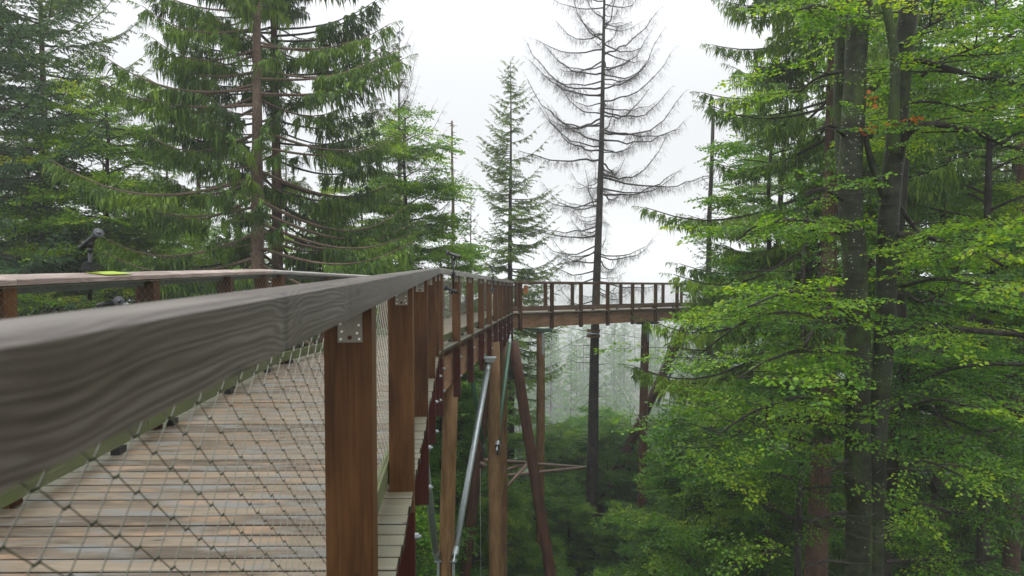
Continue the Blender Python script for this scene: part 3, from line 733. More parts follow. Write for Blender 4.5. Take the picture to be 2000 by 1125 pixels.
# plain vertical log with steel cap
t4 = empty('walkway_support', gp(1.1, 27.4), 'straight ochre log with a green steel cap under the left end of the far span', 'support')
long_log(t4, 1056, 648, 1055, 1125, 27.8, .19, .17, M['log'], 11)
bracket_box(t4, at(1059, 645, 27.8), .78, .5, .09, M['green_steel'], 'cap_plate')
b = MB(); b.box(-.045, .045, -.012, .012, -.42, .42)
for z in (-.32, -.16, 0, .16, .32): b.disc((0, -.02, z), (0, 1, 0), .016, .02, 8)
o = b.build('side_plate', M['galv'], t4); o.location = at(1061, 671, 27.18)
t5 = empty('walkway_support', gp(6.6, 33.4), 'brown log with steel side plate beneath the middle of the far span', 'support')
long_log(t5, 1261, 633, 1250, 1125, 33.4, .24, .20, M['log_red'], 12)
bracket_box(t5, at(1262, 630, 33.4), 1.1, .7, .1, M['black'], 'cap_plate')
b = MB(); b.box(-.05, .05, -.012, .012, -.45, .45); o = b.build('side_plate', M['galv'], t5); o.location = at(1266, 650, 33.1)
t6 = empty('walkway_trestle', gp(6.6, 36), 'slanting log with two pale steel struts half hidden by beech leaves', 'support')
long_log(t6, 1337, 640, 1262, 800, 36.0, .28, .22, M['log_red'], 13)
strut(t6, at(1262, 805, 36.2), at(1318, 640, 36.6), .075, M['galv']); strut(t6, at(1284, 790, 35.7), at(1352, 632, 35.6), .075, M['galv'])
t7 = empty('walkway_trestle', gp(20, 30), 'tall orange log standing among the dark trees at the right', 'support')
long_log(t7, 1925, 640, 1905, 1040, 32, .26, .2, M['log'], 14)
t8 = empty('walkway_trestle', gp(20, 34), 'short leaning reddish log seen between the beech boughs', 'support')
long_log(t8, 1885, 800, 1838, 1030, 34, .27, .22, M['log_red'], 15)

# horizontal bracing tubes clamped to the dead spruce
br = empty('brace_frame', at(1060, 915, 26.0), 'brown steel tubes reaching level from the trestle to the dead spruce trunk', 'brace')
for (a, b_) in (((978, 901, 24), (1143, 913, 29.6)), ((983, 929, 23.4), (1143, 913, 29.4)), ((978, 921, 24), (1030, 904, 25.5)), ((975, 966, 22.8), (1034, 902, 24.0)), ((938, 903, 21.9), (950, 910, 21.9)), ((948, 898, 22.0), (1025, 903, 25.0))):
    strut(br, at(*a), at(*b_), .058, M['brown_tube'], 'brace_tube', False)
br2 = empty('brace_frame', at(1850, 920, 31), 'pale horizontal steel tube low among the trees at the right', 'brace')
strut(br2, at(1752, 922, 31), at(1900, 926, 31), .04, M['galv'], 'brace_tube', False); strut(br2, at(1820, 903, 31), at(1990, 918, 33), .05, M['brown_tube'], 'brace_tube', False)
def wire(pts, r, label, mat='galv'):
    b = MB(); b.tube(pts, r, 5); o = b.build('guy_wire', M[mat], None); tag(o, label, 'cable', 'steel guy cables'); return o
wire([at(1203, 735, 27), at(1300, 915, 24), at(1406, 1128, 21)], .010, 'pale guy cable slanting down to the lower right over green bushes', 'nail')
wire([at(1064, 697, 27.5), at(1152, 652, 29.4)], .009, 'thin dark cable from the ochre log up to the spruce collar', 'black')
wire([at(1172, 650, 29.6), at(1252, 660, 33.3)], .009, 'thin dark cable running level to the right from the spruce collar', 'black')
wire([at(1320, 738, 38), at(1378, 700, 40)], .009, 'short dark cable below the slanting steel struts', 'black')
wire([at(938, 915, 21.5), at(939, 1128, 21.5)], .008, 'thin vertical cable hanging between the leaning logs', 'nail')

# ------------------------------------------------------------ telescopes
def telescope(base, u_up, v_up, lower, v_low, y, ang, length, label, r=.030, rail_v=None):
    """pole outside the rail carrying an upper and a lower viewing tube"""
    p = at(u_up, v_up, y); q = at(u_up, v_low, y); root = empty('telescope', q, label, 'telescope', 'viewing telescopes on the handrail')
    b = MB(); b.tube([q+Vector((0, 0, .02)), p-Vector((0, 0, .05))], .0125, 12); b.tube([p-Vector((0, 0, .075)), p-Vector((0, 0, .05))], .019, 12); b.build('pole', M['black'], root, True)
    def scope(c, dirv, ln, rr, off=0):
        d = Vector(dirv).normalized(); c = c+d*off; s = MB()
        s.tube([c-d*ln*.5, c-d*ln*.42, c+d*ln*.38], [rr*.92, rr*.82, rr*.78], 16); o = s.build('scope_tube', M['black'], root, True)
        e = MB(); e.tube([c+d*ln*.38, c+d*ln*.40, c+d*ln*.5, c+d*ln*.505], [rr*.8, rr*1.15, rr*1.35, rr*1.3], 18)
        e.disc(c+d*ln*.507, d, rr*.55, .003, 14, 1); eo = e.build('eyepiece', [M['grey_plastic'], M['glass']], o, True)
        side = d.cross(Vector((0, 0, 1))).normalized()
        k = MB(); k.disc(c+Vector((0, 0, -rr*.8))-d*off, side, rr*1.25, .022, 20); k.disc(c+Vector((0, 0, -rr*1.0))-d*off-side*.015, side, rr*.2, .02, 8, 1); k.build('mount', [M['black'], M['nail']], root, True)
    scope(p, ang[0], length, r); scope(q+Vector(lower), ang[1], length, r)
    # clamp that fixes the pole to the handrail
    zc = at(u_up, rail_v, y); k = MB(); k.box(-.03, .03, -.05, .07, -.02, .02); k.disc((0, 0, .03), (0, 0, 1), .035, .012, 16); o = k.build('clamp', M['black'], root); o.location = zc
    return root
M['grey_plastic'] = plain('grey_eyepiece', (.05, .055, .065), .6)
telescope(None, 176, 470, (.16, -.05, 0), 592, 4.62, ((.80, -.50, .42), (.8, -.5, .15)), .25, 'black viewing telescope on the left handrail, tilted up to the right', .025, rail_v=522)
telescope(None, 886, 498, (-.04, 0, 0), 566, 10.9, ((-.9, .25, .28), (-.85, .5, .28)), .235, 'black telescope on the near bend of the right handrail, larger of the two', .034, rail_v=536)
telescope(None, 962.5, 525.5, (0, 0, 0), 566, 17.4, ((-.7, .5, .62), (-.3, -.9, .1)), .24, 'smaller black telescope further along the right handrail', .034, rail_v=543)
# map panel on the left rail: lies on the cap
b = MB(); fr = frame(LP[0], LP[1]); sx = s_of(LP, 0, 4.75)
def plate_mat():
    m, n, bs = new_mat('printed_map_panel'); tcn = N(n, 'ShaderNodeTexCoord'); f = noise(n, tcn.outputs['Object'], 18, 3)
    L(n, ramp(n, f, [(.42, (.28, .42, .02)), (.5, (.42, .50, .04)), (.62, (.20, .36, .03)), (.7, (.6, .62, .2))]), bs.inputs['Base Color']); bs.inputs['Roughness'].default_value = .3; return m
b.box(sx-.18, sx+.18, -.145, -.012, 0, .004); o = b.build('map_panel', plate_mat(), None)
o.matrix_basis = fr @ Matrix.Translation((0, 0, .0045)) @ Matrix.Rotation(.128, 4, 'X'); tag(o, 'yellow-green printed panel lying on the left handrail beside the telescope', 'sign')
# small wooden box on the far rail
b = MB(); b.box(-.09, .09, -.07, .07, -.16, .14); b.box(-.11, .11, -.09, .09, .14, .16); b.disc((0, -.072, .03), (0, 1, 0), .025, .006, 10, 1)
o = b.build('nest_box', [M['box_orange'], M['hole']]); o.location = at(1027, 566, 27.0); tag(o, 'small orange wooden box hung on the mesh at the start of the far span', 'box')

# ------------------------------------------------------------ trees
def root_xy(u, y, v=562): p = at(u, v, y); return p.x, p.y
def tree_at(name, u, y, vtop, builder, label, cat='tree', rot=0, group=None, vref=400):
    x = at(u, vref, y).x; g = gp(x, y); H = at(u, vtop, y).z-g.z
    m = builder(H); return put_tree(name, m, g, label, cat, rot, 1.0, group)

# --- left: the pair of tall spruces
big = None
def b1(H): return spruce_meshes(101, H, 11.5, 5.5, .30, 165, M['needle'], M['bark_spruce'], 'hang', droop=.34, up=.12, inner=.40, side=lambda a, f: .30 if math.sin(a) < -.35 else 1.0, hang=1.25, stubs=26, lean=(.25, 0), lat=.36, top=.5, gap=.2)
p1 = tree_at('spruce_tree', 503, 19.0, -560, b1, 'tall spruce with a bare light brown trunk and hanging green boughs behind the left handrail', vref=1100)
def b1b(H): return spruce_meshes(102, H, 12.0, 5.0, .30, 140, M['needle'], M['bark_brown'], 'hang', droop=.38, up=.10, inner=.40, side=lambda a, f: .35 if math.sin(a) < -.35 else 1.0, hang=1.25, stubs=22, lat=.36, top=.5, gap=.22)
tree_at('spruce_tree', 541, 22.0, -420, b1b, 'dark trunked spruce standing just right of the light brown trunk', vref=500)
def b2(H): return spruce_meshes(103, H, 13.0, 5.0, .27, 150, M['needle'], M['bark_brown'], 'flat', droop=.25, up=.28, inner=.15, hang=1.0, stubs=16, lat=.38, top=.6, gap=.21)
tree_at('spruce_tree', 88, 27.0, -340, b2, 'spruce with a reddish trunk at the far left, spiky spreading boughs', vref=300)
def b2b(H): return spruce_meshes(104, H, 12.0, 4.8, .24, 130, M['needle_cool'], M['bark_dark'], 'flat', droop=.30, up=.25, hang=1.0, stubs=4, lat=.38, top=.55)
sp_cool = tree_at('spruce_tree', -60, 21.0, -400, b2b, 'dark spruce cut off by the left edge of the picture', vref=300)

# --- left: broad-leaved trees
def bb(seed, rad, base, mat, nb=46, r0=.16, rise=.45, tmpl=BEECH_BIG, dens=.8, top=.45, spray=1.0, shape=None):
    return lambda H: beech_meshes(seed, H, base, rad, r0, nb, M[mat], M['bark_dark'], tmpl, rise, dens, (0, 0), spray, top, shape)
tree_at('beech_tree', 212, 23.0, 85, bb(201, 3.3, 11.0, 'leaf_bright', 52, shape=lambda f: (1-f)**.6+.08), 'slender yellow-green beech between the far left spruce and the big spruce')
beL = tree_at('beech_tree', 792, 27.0, 150, bb(202, 3.5, 11.0, 'leaf_bright', 62, shape=lambda f: (1-f)**.75+.08), 'yellow-green young tree in front of the half bare spruce, right of the twin trunks')
def back(u, y, vt, meshes, H0, name, label, rot, group=None, vref=500):
    x = at(u, vref, y).x; g = gp(x, y); s = (at(u, vt, y).z-g.z)/H0; return put_tree(name, meshes, g, label, 'tree', rot, s, group)
HM = 24.0
beech_mid = bb(221, 4.2, 10.5, 'leaf_green', 36, .20, dens=.7)(HM)
beech_mid_b = bb(222, 4.0, 11.0, 'leaf_bright', 34, .18, dens=.7)(HM)
spr_mid = spruce_meshes(231, HM, 5.0, 4.2, .24, 100, M['needle_cool'], M['bark_brown'], 'flat', droop=.3, up=.25, lat=.36, gap=.30, stubs=10)
spr_mid_h = spruce_meshes(232, HM, 5.5, 4.4, .24, 95, M['needle'], M['bark_brown'], 'hang', droop=.4, up=.15, lat=.34, gap=.28, stubs=10)
for (u, y, vt, ms, nm, lab) in ((60, 30, 130, spr_mid, 'spruce_tree', 'spruce filling the gap right of the far left spruce'), (390, 33, 60, spr_mid_h, 'spruce_tree', 'hanging spruce behind the left boughs of the big spruce'), (705, 30, 300, beech_mid_b, 'beech_tree', 'yellow-green beech right of the twin trunks behind the left handrail'), (30, 26, 405, beech_mid_b, 'beech_tree', 'leafy yellow-green beech low behind the left handrail, nearest the left edge'), (150, 22, 385, beech_mid_b, 'beech_tree', 'yellow-green beech crown directly behind the telescope on the left handrail'),
        (290, 27, 350, beech_mid_b, 'beech_tree', 'yellow-green beech crown low between the telescope and the big spruce'), (420, 25, 420, beech_mid, 'beech_tree', 'dark green young beech left of the bare light brown trunk'), (330, 36, 210, spr_mid_h, 'spruce_tree', 'hanging spruce behind the big spruce boughs on the left'), (640, 31, 330, spr_mid_h, 'spruce_tree', 'lower spruce right of the twin trunks, crown under their boughs'),
        (640, 36, 380, beech_mid, 'beech_tree', 'green beech low behind the left handrail right of the twin trunks'), (470, 38, 330, beech_mid_b, 'beech_tree', 'pale beech seen in the gaps left of the light brown trunk'),
        (205, 40, 240, spr_mid, 'spruce_tree', 'hazy spruce behind the slender yellow-green beech'), (-60, 36, 300, beech_mid, 'beech_tree', 'beech beyond the left edge behind the dark spruce'),
        (740, 33, 395, beech_mid, 'beech_tree', 'green beech just over the left end of the descending handrail'), (862, 31, 440, beech_mid, 'beech_tree', 'green beech low behind the near bend of the handrail'),
        (378, 30, 400, beech_mid, 'beech_tree', 'beech filling the space under the big spruce boughs'), (90, 34, 360, beech_mid, 'beech_tree', 'beech behind the far left spruce trunk'),
        (560, 44, 250, spr_mid, 'spruce_tree', 'faint spruce behind the dark trunk of the pair')):
    back(u, y, vt, ms, HM, nm, lab, u*.37)

# --- half bare spruce behind the yellow-green tree
def half(H):
    return spruce_meshes(241, H, 8.0, 4.3, .22, 95, M['needle_brown'], M['bark_dark'], 'hang', droop=.22, up=.34, side=lambda a, f: 1.0 if math.cos(a) < .25 else 0, inner=.12, hang=.8, lat=.3, top=.75, gap=.28)
hs = tree_at('spruce_tree', 781, 34.0, 52, half, 'half bare spruce, green on the left with upswept bare boughs on the right', vref=350)
_, w2, c2, _ = spruce_meshes(242, at(781, 52, 34).z-ground_z(-5.6, 34), 12.0, 4.3, .2, 60, M['dead_twig'], M['bark_dark'], 'dead', droop=.18, up=.58, side=lambda a, f: 1.0 if math.cos(a) > .1 else 0, inner=.15, hang=.6, lat=.22, top=.72, ws=.9, gap=.2)
link('branch', w2, hs, M['dead_twig'], world=False)['kind'] = 'stuff'; link('dead_twigs', c2, hs, None, world=False)['kind'] = 'stuff'
# --- dead snag with short stubs
x = at(884, 400, 35).x; g = gp(x, 35); H = at(884, 236, 35).z-g.z; c = Crown(251); tb = MB()
tb.tube([Vector((math.sin(i*1.3)*.03, 0, H*i/14)) for i in range(15)], [.17*(1-.72*i/14) for i in range(15)], 9, 0, True, .06, 3)
for i in range(120):
    h = c.r.uniform(.35, .995)*H; a = c.r.uniform(0, 6.28); ln = c.r.uniform(.15, .8)*(1.15-.6*h/H); cv = c.r.uniform(-.3, .7)
    c.wood.tube(curve_pts((0, 0, h), (math.cos(a), math.sin(a), 0), ln, 3, lambda s: -.25*s+cv*s*s), [.018, .014, .010, .005], 4, 0, False)
sn = empty('dead_snag', g, 'thin dead snag with short broken stubs left of the tall dark spruce', 'tree'); link('trunk', tb.mesh('trunk', True), sn, M['bark_spruce'], world=False)
link('branch', c.wood.mesh('branch'), sn, M['dead_twig'], world=False)['kind'] = 'stuff'
# --- small far spruce and the tall dark spruce
def b7(H): return spruce_meshes(261, H, 4.0, 3.2, .16, 90, M['needle_cool'], M['bark_dark'], 'flat', droop=.2, up=.22, lat=.36, gap=.28)
tree_at('spruce_tree', 919, 46.0, 366, b7, 'small bluish young spruce between the snag and the tall dark spruce')
def b8(H): return spruce_meshes(262, H, 6.0, 4.9, .24, 170, M['needle'], M['bark_dark'], 'flat', droop=.34, up=.20, side=lambda a, f: (1.0 if math.cos(a) > -.1 else .78), lat=.33, gap=.24, inner=.1, top=.72, stubs=20, prof=lambda f: (1-f)**.72*min(1, .34+f*1.9))
tree_at('spruce_tree', 997, 38.0, 118, b8, 'tall narrow dark green spruce behind the bend of the walkway, left of the dead one', vref=350)

# --- the big dead spruce
def b9(H): return spruce_meshes(271, H, 13.2, 4.6, .30, 135, M['dead_twig'], M['bark_dark'], 'dead', prof=lambda f: min(1, .66+f*1.2)*min(1, (1-f)*2.2)**.7, droop=.20, up=.32, inner=.28, hang=.85, stubs=60, lean=(.75, 0), lat=.20, gap=.2, top=.62, ws=1.05, spread=.9, rough=.55)
tree_at('dead_spruce', 1151, 34.5, -190, b9, 'large dead spruce with bare upcurved boughs rising behind the far span', vref=1125)
col = empty('cable_collar', at(1158, 651, 34.1), 'wooden collar clamped round the dead spruce trunk below the far span', 'collar')
for (dx, dz) in ((0, .14), (0, -.14)):
    for a in range(8):
        b = MB(); b.box(-.14, .14, -.02, .02, -.06, .06); o = b.build('batten', M['log'], col); o.matrix_basis = Matrix.Translation(at(1159, 651, 34.5)+Vector((0, 0, dz))) @ Matrix.Rotation(a*math.pi/4, 4, 'Z') @ Matrix.Translation((0, -.31, 0))
b = MB(); b.tube([at(1159, 651, 34.5)+Vector((0, 0, -.03)), at(1159, 651, 34.5)+Vector((0, 0, .03))], .335, 20); b.build('strap', M['galv'], col, True)

# --- main beech at the right: two stems, explicit limbs
mb_root = empty('beech_tree', gp(*root_xy(1690, 11.0)), 'big two-stemmed grey-green beech with lichen spots, nearest tree on the right', 'tree')
cm = Crown(301)
def px_path(pts, y, dy=0.0): return [at(u, v, y+(dy*i/(len(pts)-1) if len(pts) > 1 else 0)) for i, (u, v) in enumerate(pts)]
def smooth(pts, k=3):
    out_ = []
    for i in range(len(pts)-1):
        a = pts[max(i-1, 0)]; b_ = pts[i]; c_ = pts[i+1]; d = pts[min(i+2, len(pts)-1)]
        for j in range(k):
            t = j/k; out_.append(.5*((2*b_)+(c_-a)*t+(2*a-5*b_+4*c_-d)*t*t+(3*b_-a-3*c_+d)*t**3))
    return out_+[pts[-1]]
def limb(root, pts, w0, w1, y, dy=0, mat='bark_beech', name='limb', n=12, seed=0, raw=None, wob=.05, foot=None):
    P = raw or px_path(pts, y, dy)
    if foot: P = [Vector((P[0].x, P[0].y, ground_z(P[0].x, P[0].y)-.4))]+P
    P = smooth(P, 4); b = MB(); k = len(P)-1
    b.tube(P, [(w0+(w1-w0)*i/k)/2/F*y for i in range(k+1)], n, 0, True, wob, seed); o = b.build(name, M[mat], root, True); return P
def leafy(c, P, n, lmin, lmax, r0=.018, start=.2, rise=.15, dens=.8, bias=None, spray=1.0):
    rr = c.r
    for i in range(n):
        t = start+(1-start)*(i+rr.random())/n; q = t*(len(P)-1); j = min(len(P)-2, int(q)); p = P[j].lerp(P[j+1], q-j); a = rr.uniform(0, 6.283)
        d = Vector((math.cos(a), math.sin(a)*.8, 0))
        if bias: d = (d+Vector(bias)).normalized()
        beech_branch(c, p, d, rr.uniform(lmin, lmax), r0, rise, dens, 0, .9, spray, .1)
limb(mb_root, [(1676, 1125), (1675, 950), (1675, 800), (1676, 650), (1668, 500), (1660, 400), (1662, 300), (1668, 200), (1672, 100), (1682, 0), (1700, -120)], 50, 38, 11.0, name='trunk', n=20, seed=1, foot=True, wob=.035)
limb(mb_root, [(1703, 1125), (1706, 950), (1712, 820), (1724, 700), (1729, 600), (1733, 480), (1740, 370), (1750, 270), (1760, 150), (1774, 30), (1790, -120)], 42, 34, 11.1, name='trunk', n=20, seed=2, foot=True, wob=.04)
limb(mb_root, [(1662, 480), (1652, 380), (1643, 260), (1641, 150), (1645, 30), (1648, -120)], 26, 24, 11.45, mat='bark_beech_moss', name='trunk', n=14, seed=3)
limb(mb_root, [(1729, 385), (1712, 345), (1697, 300), (1690, 262)], 17, 9, 11.0, seed=4); limb(mb_root, [(1748, 300), (1746, 210), (1748, 120), (1738, 50), (1722, -40), (1715, -100)], 20, 14, 10.85, mat='bark_beech_moss', seed=5)
LB = []
for (pts, w0, w1, y, dy) in (([(1756, 310), (1770, 265), (1798, 246), (1845, 244), (1900, 256), (1960, 280), (2040, 305)], 15, 9, 11.0, -.9),
        ([(1766, 130), (1790, 118), (1840, 130), (1900, 148), (1960, 157), (2030, 168)], 12, 7, 11.1, -.6), ([(1748, 458), (1800, 461), (1845, 472), (1895, 482), (1960, 520)], 12, 5, 11.0, -1.2),
        ([(1752, 395), (1776, 432), (1798, 462), (1832, 512)], 11, 4, 11.2, .5), ([(1738, 680), (1756, 650), (1800, 641), (1870, 644), (1940, 649), (2040, 660)], 14, 10, 11.0, -.8),
        ([(1690, 50), (1700, 0), (1712, -60)], 12, 8, 11.0, -.1), ([(1752, 90), (1800, 60), (1850, 25), (1920, -20)], 6, 3, 11.0, -.6), ([(1800, 150), (1840, 118), (1900, 95), (1990, 60)], 6, 3, 11.4, -.2)):
    LB.append(limb(mb_root, pts, w0, w1, y, dy, seed=len(LB)+10, n=9, mat='bark_dark'))
for i, P in enumerate(LB): leafy(cm, P, 7 if i != 5 else 3, .6, 1.5, dens=.6)
# boughs to the left of the stems, in layers
LL = []
for (pts, y, dy) in (([(1650, 395), (1610, 370), (1570, 378)], 11, -.8), ([(1655, 610), (1600, 585), (1540, 570), (1460, 600)], 11, -1.6), ([(1660, 640), (1560, 610), (1460, 625), (1370, 690)], 11, .8),
        ([(1655, 700), (1590, 680), (1510, 700), (1440, 740)], 11, -1.4), ([(1655, 790), (1570, 775), (1480, 800), (1400, 850)], 11, -1.0), ([(1655, 830), (1560, 810), (1450, 840), (1370, 900)], 11, .9),
        ([(1655, 900), (1630, 915), (1610, 930)], 10.8, -.5), ([(1655, 1000), (1620, 1005), (1580, 1020)], 10.8, -.6), ([(1655, 1100), (1610, 1095), (1570, 1110)], 10.6, -.7),
        ([(1655, 270), (1620, 245), (1590, 260)], 11, -.7), ([(1650, 30), (1600, 10), (1560, 20)], 11, -.9), ([(1650, 460), (1570, 430), (1480, 440), (1440, 470)], 11, 1.2), ([(1650, 140), (1600, 150), (1560, 180)], 11, .7),
        ([(1760, 800), (1830, 780), (1900, 800)], 10.6, -.9), ([(1740, 930), (1800, 900), (1880, 930)], 10.8, -1.2), ([(1760, 200), (1830, 200), (1900, 220)], 11, 1.0), ([(1760, 560), (1830, 545), (1920, 560)], 11, -1.4), ([(1745, 1010), (1800, 985), (1860, 1000)], 10.6, -.6)):
    LL.append(limb(mb_root, pts, 8, 3, y, dy, seed=len(LL)+30, n=7, mat='bark_dark'))
for P in LL: leafy(cm, P, max(3, int((P[-1]-P[0]).length*3)), .4, 1.05, .012, .15, .1, .55, (0, 0, 0))
keep = []
for i, o_ in enumerate(cm.O):      # most sprays between camera and stems are dropped to keep the stems in view
    u = 1000+F*o_[0]/o_[1]; keep.append(not (o_[1] < 11.3 and 1625 < u < 1790 and cm.r.random() < .95))
cm.O = [a for a, k in zip(cm.O, keep) if k]; cm.D = [a for a, k in zip(cm.D, keep) if k]; cm.S = [a for a, k in zip(cm.S, keep) if k]
x = link('branch', cm.wood.mesh('branch'), mb_root, M['bark_dark']); x['kind'] = 'stuff'
x = link('crown', cm.foliage('crown', BEECH_T, [M['leaf_bright'], M['twig']], .22), mb_root); x['kind'] = 'stuff'
# the orange withered twig
P0 = at(1686, 252, 10.8); P1 = at(1800, 232, 10.7); rr = random.Random(5); pts, ds = [], []
for i in range(34):
    t = rr.random(); pts.append(tuple(P0.lerp(P1, t)+Vector((0, 0, rr.uniform(-.05, .05))))); ds.append((rr.uniform(-1, 1), rr.uniform(-.6, .2), rr.uniform(-.7, .3)))
for i in range(10): pts.append(tuple(at(1688+rr.uniform(-7, 7), 258+rr.uniform(-12, 10), 10.8))); ds.append((rr.uniform(-1, 1), -.3, rr.uniform(-1, .2)))
for i in range(8): pts.append(tuple(at(1700+rr.uniform(-8, 12), 190+rr.uniform(-16, 16), 10.8))); ds.append((rr.uniform(-1, 1), -.3, rr.uniform(-1, .2)))
pts, ds = np.array(pts), np.array(ds); lv = leaves(pts, ds, RNG.uniform(.055, .10, len(pts)), .8, .36); rb = ribbon(np.array([tuple(at(1690, 262, 10.9))]), np.array([tuple(P1)]), .004)
x = link('withered_twig', quad_mesh('withered_twig', np.concatenate([lv, rb]), [M['leaf_orange'], M['twig']], np.array([0]*len(lv)+[1])), mb_root); tag(x, 'withered twig of orange leaves', kind='stuff')

# --- slender dark beech just behind it
sb = empty('beech_tree', gp(*root_xy(1735, 13.0)), 'slender dark crooked beech right behind the two-stemmed beech', 'tree'); cs = Crown(302)
limb(sb, [(1726, 1125), (1734, 1000), (1745, 870), (1752, 780), (1768, 700), (1760, 600), (1756, 500), (1763, 380), (1772, 250), (1776, 120), (1790, -40)], 30, 9, 13.0, mat='bark_dark', name='trunk', n=12, seed=6, foot=True, wob=.06)
SB = []
for (pts, w0, w1, y, dy) in (([(1758, 750), (1800, 722), (1840, 690), (1866, 650), (1905, 615)], 12, 6, 13, -.4), ([(1755, 752), (1830, 743), (1900, 760), (1960, 790), (2040, 850)], 9, 5, 13, -1.5), ([(1790, 758), (1810, 740), (1850, 722), (1920, 712), (2040, 712)], 9, 6, 12.9, -1),
        ([(1766, 700), (1800, 682), (1842, 660)], 10, 5, 13, .6), ([(1770, 850), (1830, 880), (1880, 895), (1935, 903)], 10, 5, 12.8, -.4), ([(1733, 1098), (1800, 1092), (1880, 1098), (1950, 1088)], 10, 6, 12.6, -.5),
        ([(1795, 862), (1812, 920), (1850, 985), (1900, 1010)], 5, 3, 12.8, -.6), ([(1800, 770), (1850, 830), (1900, 870), (1960, 890)], 5, 3, 12.6, -.8), ([(1760, 560), (1800, 590), (1850, 560), (1880, 500), (1910, 440)], 6, 3, 12.4, -.8)):
    SB.append(limb(sb, pts, w0, w1, y, dy, seed=len(SB)+60, n=8, mat='bark_dark'))
for P in SB: leafy(cs, P, 7, .6, 1.6, .014, .2, .1, .7)
x = link('branch', cs.wood.mesh('branch'), sb, M['bark_dark']); x['kind'] = 'stuff'
x = link('crown', cs.foliage('crown', BEECH_T, [M['leaf_green'], M['twig']], .22), sb); x['kind'] = 'stuff'

# --- right: spruce with brown trunk and drooping boughs
def b11(H): return spruce_meshes(311, H, 14.0, 5.2, .36, 135, M['needle'], M['bark_brown'], 'hang', droop=.45, up=.06, inner=.2, hang=1.0, stubs=26, lat=.36, lean=(.55, 0), top=.6, side=lambda a, f: 1.0 if math.cos(a) < .3 or f > .35 else .6)
tree_at('spruce_tree', 1585, 18.0, -620, b11, 'brown trunked spruce with drooping dark boughs left of the two-stemmed beech', vref=1125)
# --- beeches over the right end of the far span
tree_at('beech_tree', 1505, 21.0, 170, bb(321, 2.8, 7.5, 'leaf_green', 42, .17, dens=.62), 'green beech whose boughs hang over the right end of the far span')
tree_at('beech_tree', 1575, 16.5, 300, bb(322, 2.3, 9.0, 'leaf_green', 28, .14, dens=.55, tmpl=BEECH_T), 'green beech left of the brown spruce trunk, reaching below the walkway')
tree_at('beech_tree', 1400, 24.0, 700, bb(323, 2.2, 5.0, 'leaf_dark', 46, .12), 'dark green young beech in front of the slanting log')
for (u, y, vt, ms, nm, lab) in ((1385, 48, 330, spr_mid, 'spruce_tree', 'pale misty spruce showing above the right end of the far span'), (1388, 33, 480, spr_mid_h, 'spruce_tree', 'spruce with a bare brown trunk and browning twigs under the beech boughs'),
        (1700, 24, -260, spr_mid_h, 'spruce_tree', 'dark hanging spruce behind the two-stemmed beech'), (1845, 27, -200, spr_mid, 'spruce_tree', 'spruce behind the arching bough of the big beech'), (1990, 22, -300, spr_mid_h, 'spruce_tree', 'dark spruce at the right edge of the picture'),
        (1790, 36, 60, beech_mid, 'beech_tree', 'beech in the background right of the big beech'), (1930, 17.5, -140, beech_mid, 'beech_tree', 'yellow-green beech at the upper right edge'), (1840, 20, 60, beech_mid_b, 'beech_tree', 'pale green beech behind the crooked slender one'),
        (1560, 30, 60, beech_mid, 'beech_tree', 'beech behind the brown trunked spruce'), (1660, 34, 160, beech_mid_b, 'beech_tree', 'light beech seen between the two stems and the spruce'), (1910, 30, 300, beech_mid, 'beech_tree', 'mid green beech behind the tall orange log'),
        (1470, 38, 250, spr_mid, 'spruce_tree', 'spruce partly hidden by the beeches above the far span'), (2060, 26, -100, beech_mid, 'beech_tree', 'beech just outside the right edge'), (1735, 44, 120, spr_mid, 'spruce_tree', 'faint spruce far behind the beech stems'),
        (1610, 52, 330, beech_mid, 'beech_tree', 'dim beech deep in the wood at the right'), (1960, 42, 200, spr_mid, 'spruce_tree', 'dim spruce deep in the wood at the right edge')):
    back(u, y, vt, ms, HM, nm, lab, u*.41)
# --- slim background trunks in the wood
tk = MB(); tk.tube([(math.sin(i)*.05, math.cos(i*1.3)*.05, 22*i/10) for i in range(11)], [.2*(1-.6*i/10) for i in range(11)], 9, 0, True, .05, 9)
tkm = tk.mesh('trunk', True); tkm.materials.append(M['bark_dark'])
cst = Crown(401)
for i in range(70):
    h = cst.r.uniform(2, 21); a = cst.r.uniform(0, 6.28); cst.wood.tube(curve_pts((0, 0, h), (math.cos(a), math.sin(a), 0), cst.r.uniform(.4, 1.6), 3, lambda s: -.1*s-.25*s*s), [.02, .014, .01, .005], 4, 0, False)
stm = cst.wood.mesh('branch'); stm.materials.append(M['bark_dark'])
for (u, y, lab) in ((1492, 28, 'thin dark trunk in the shade under the beeches, left of the brown spruce'), (1543, 31, 'thin leaning trunk close left of the brown spruce trunk'), (1380, 31, 'slim grey-brown trunk at the left of the right-hand wood'), (1963, 26, 'dark trunk near the right edge, left of two'), (1990, 24, 'dark trunk at the right edge, right of two')):
    x = at(u, 900, y).x; g = gp(x, y); o = empty('bare_trunk', g, lab, 'tree'); o.rotation_euler = (random.uniform(-.03, .03), random.uniform(-.04, .04), u)
    link('trunk', tkm, o, world=False); link('branch', stm, o, world=False)['kind'] = 'stuff'

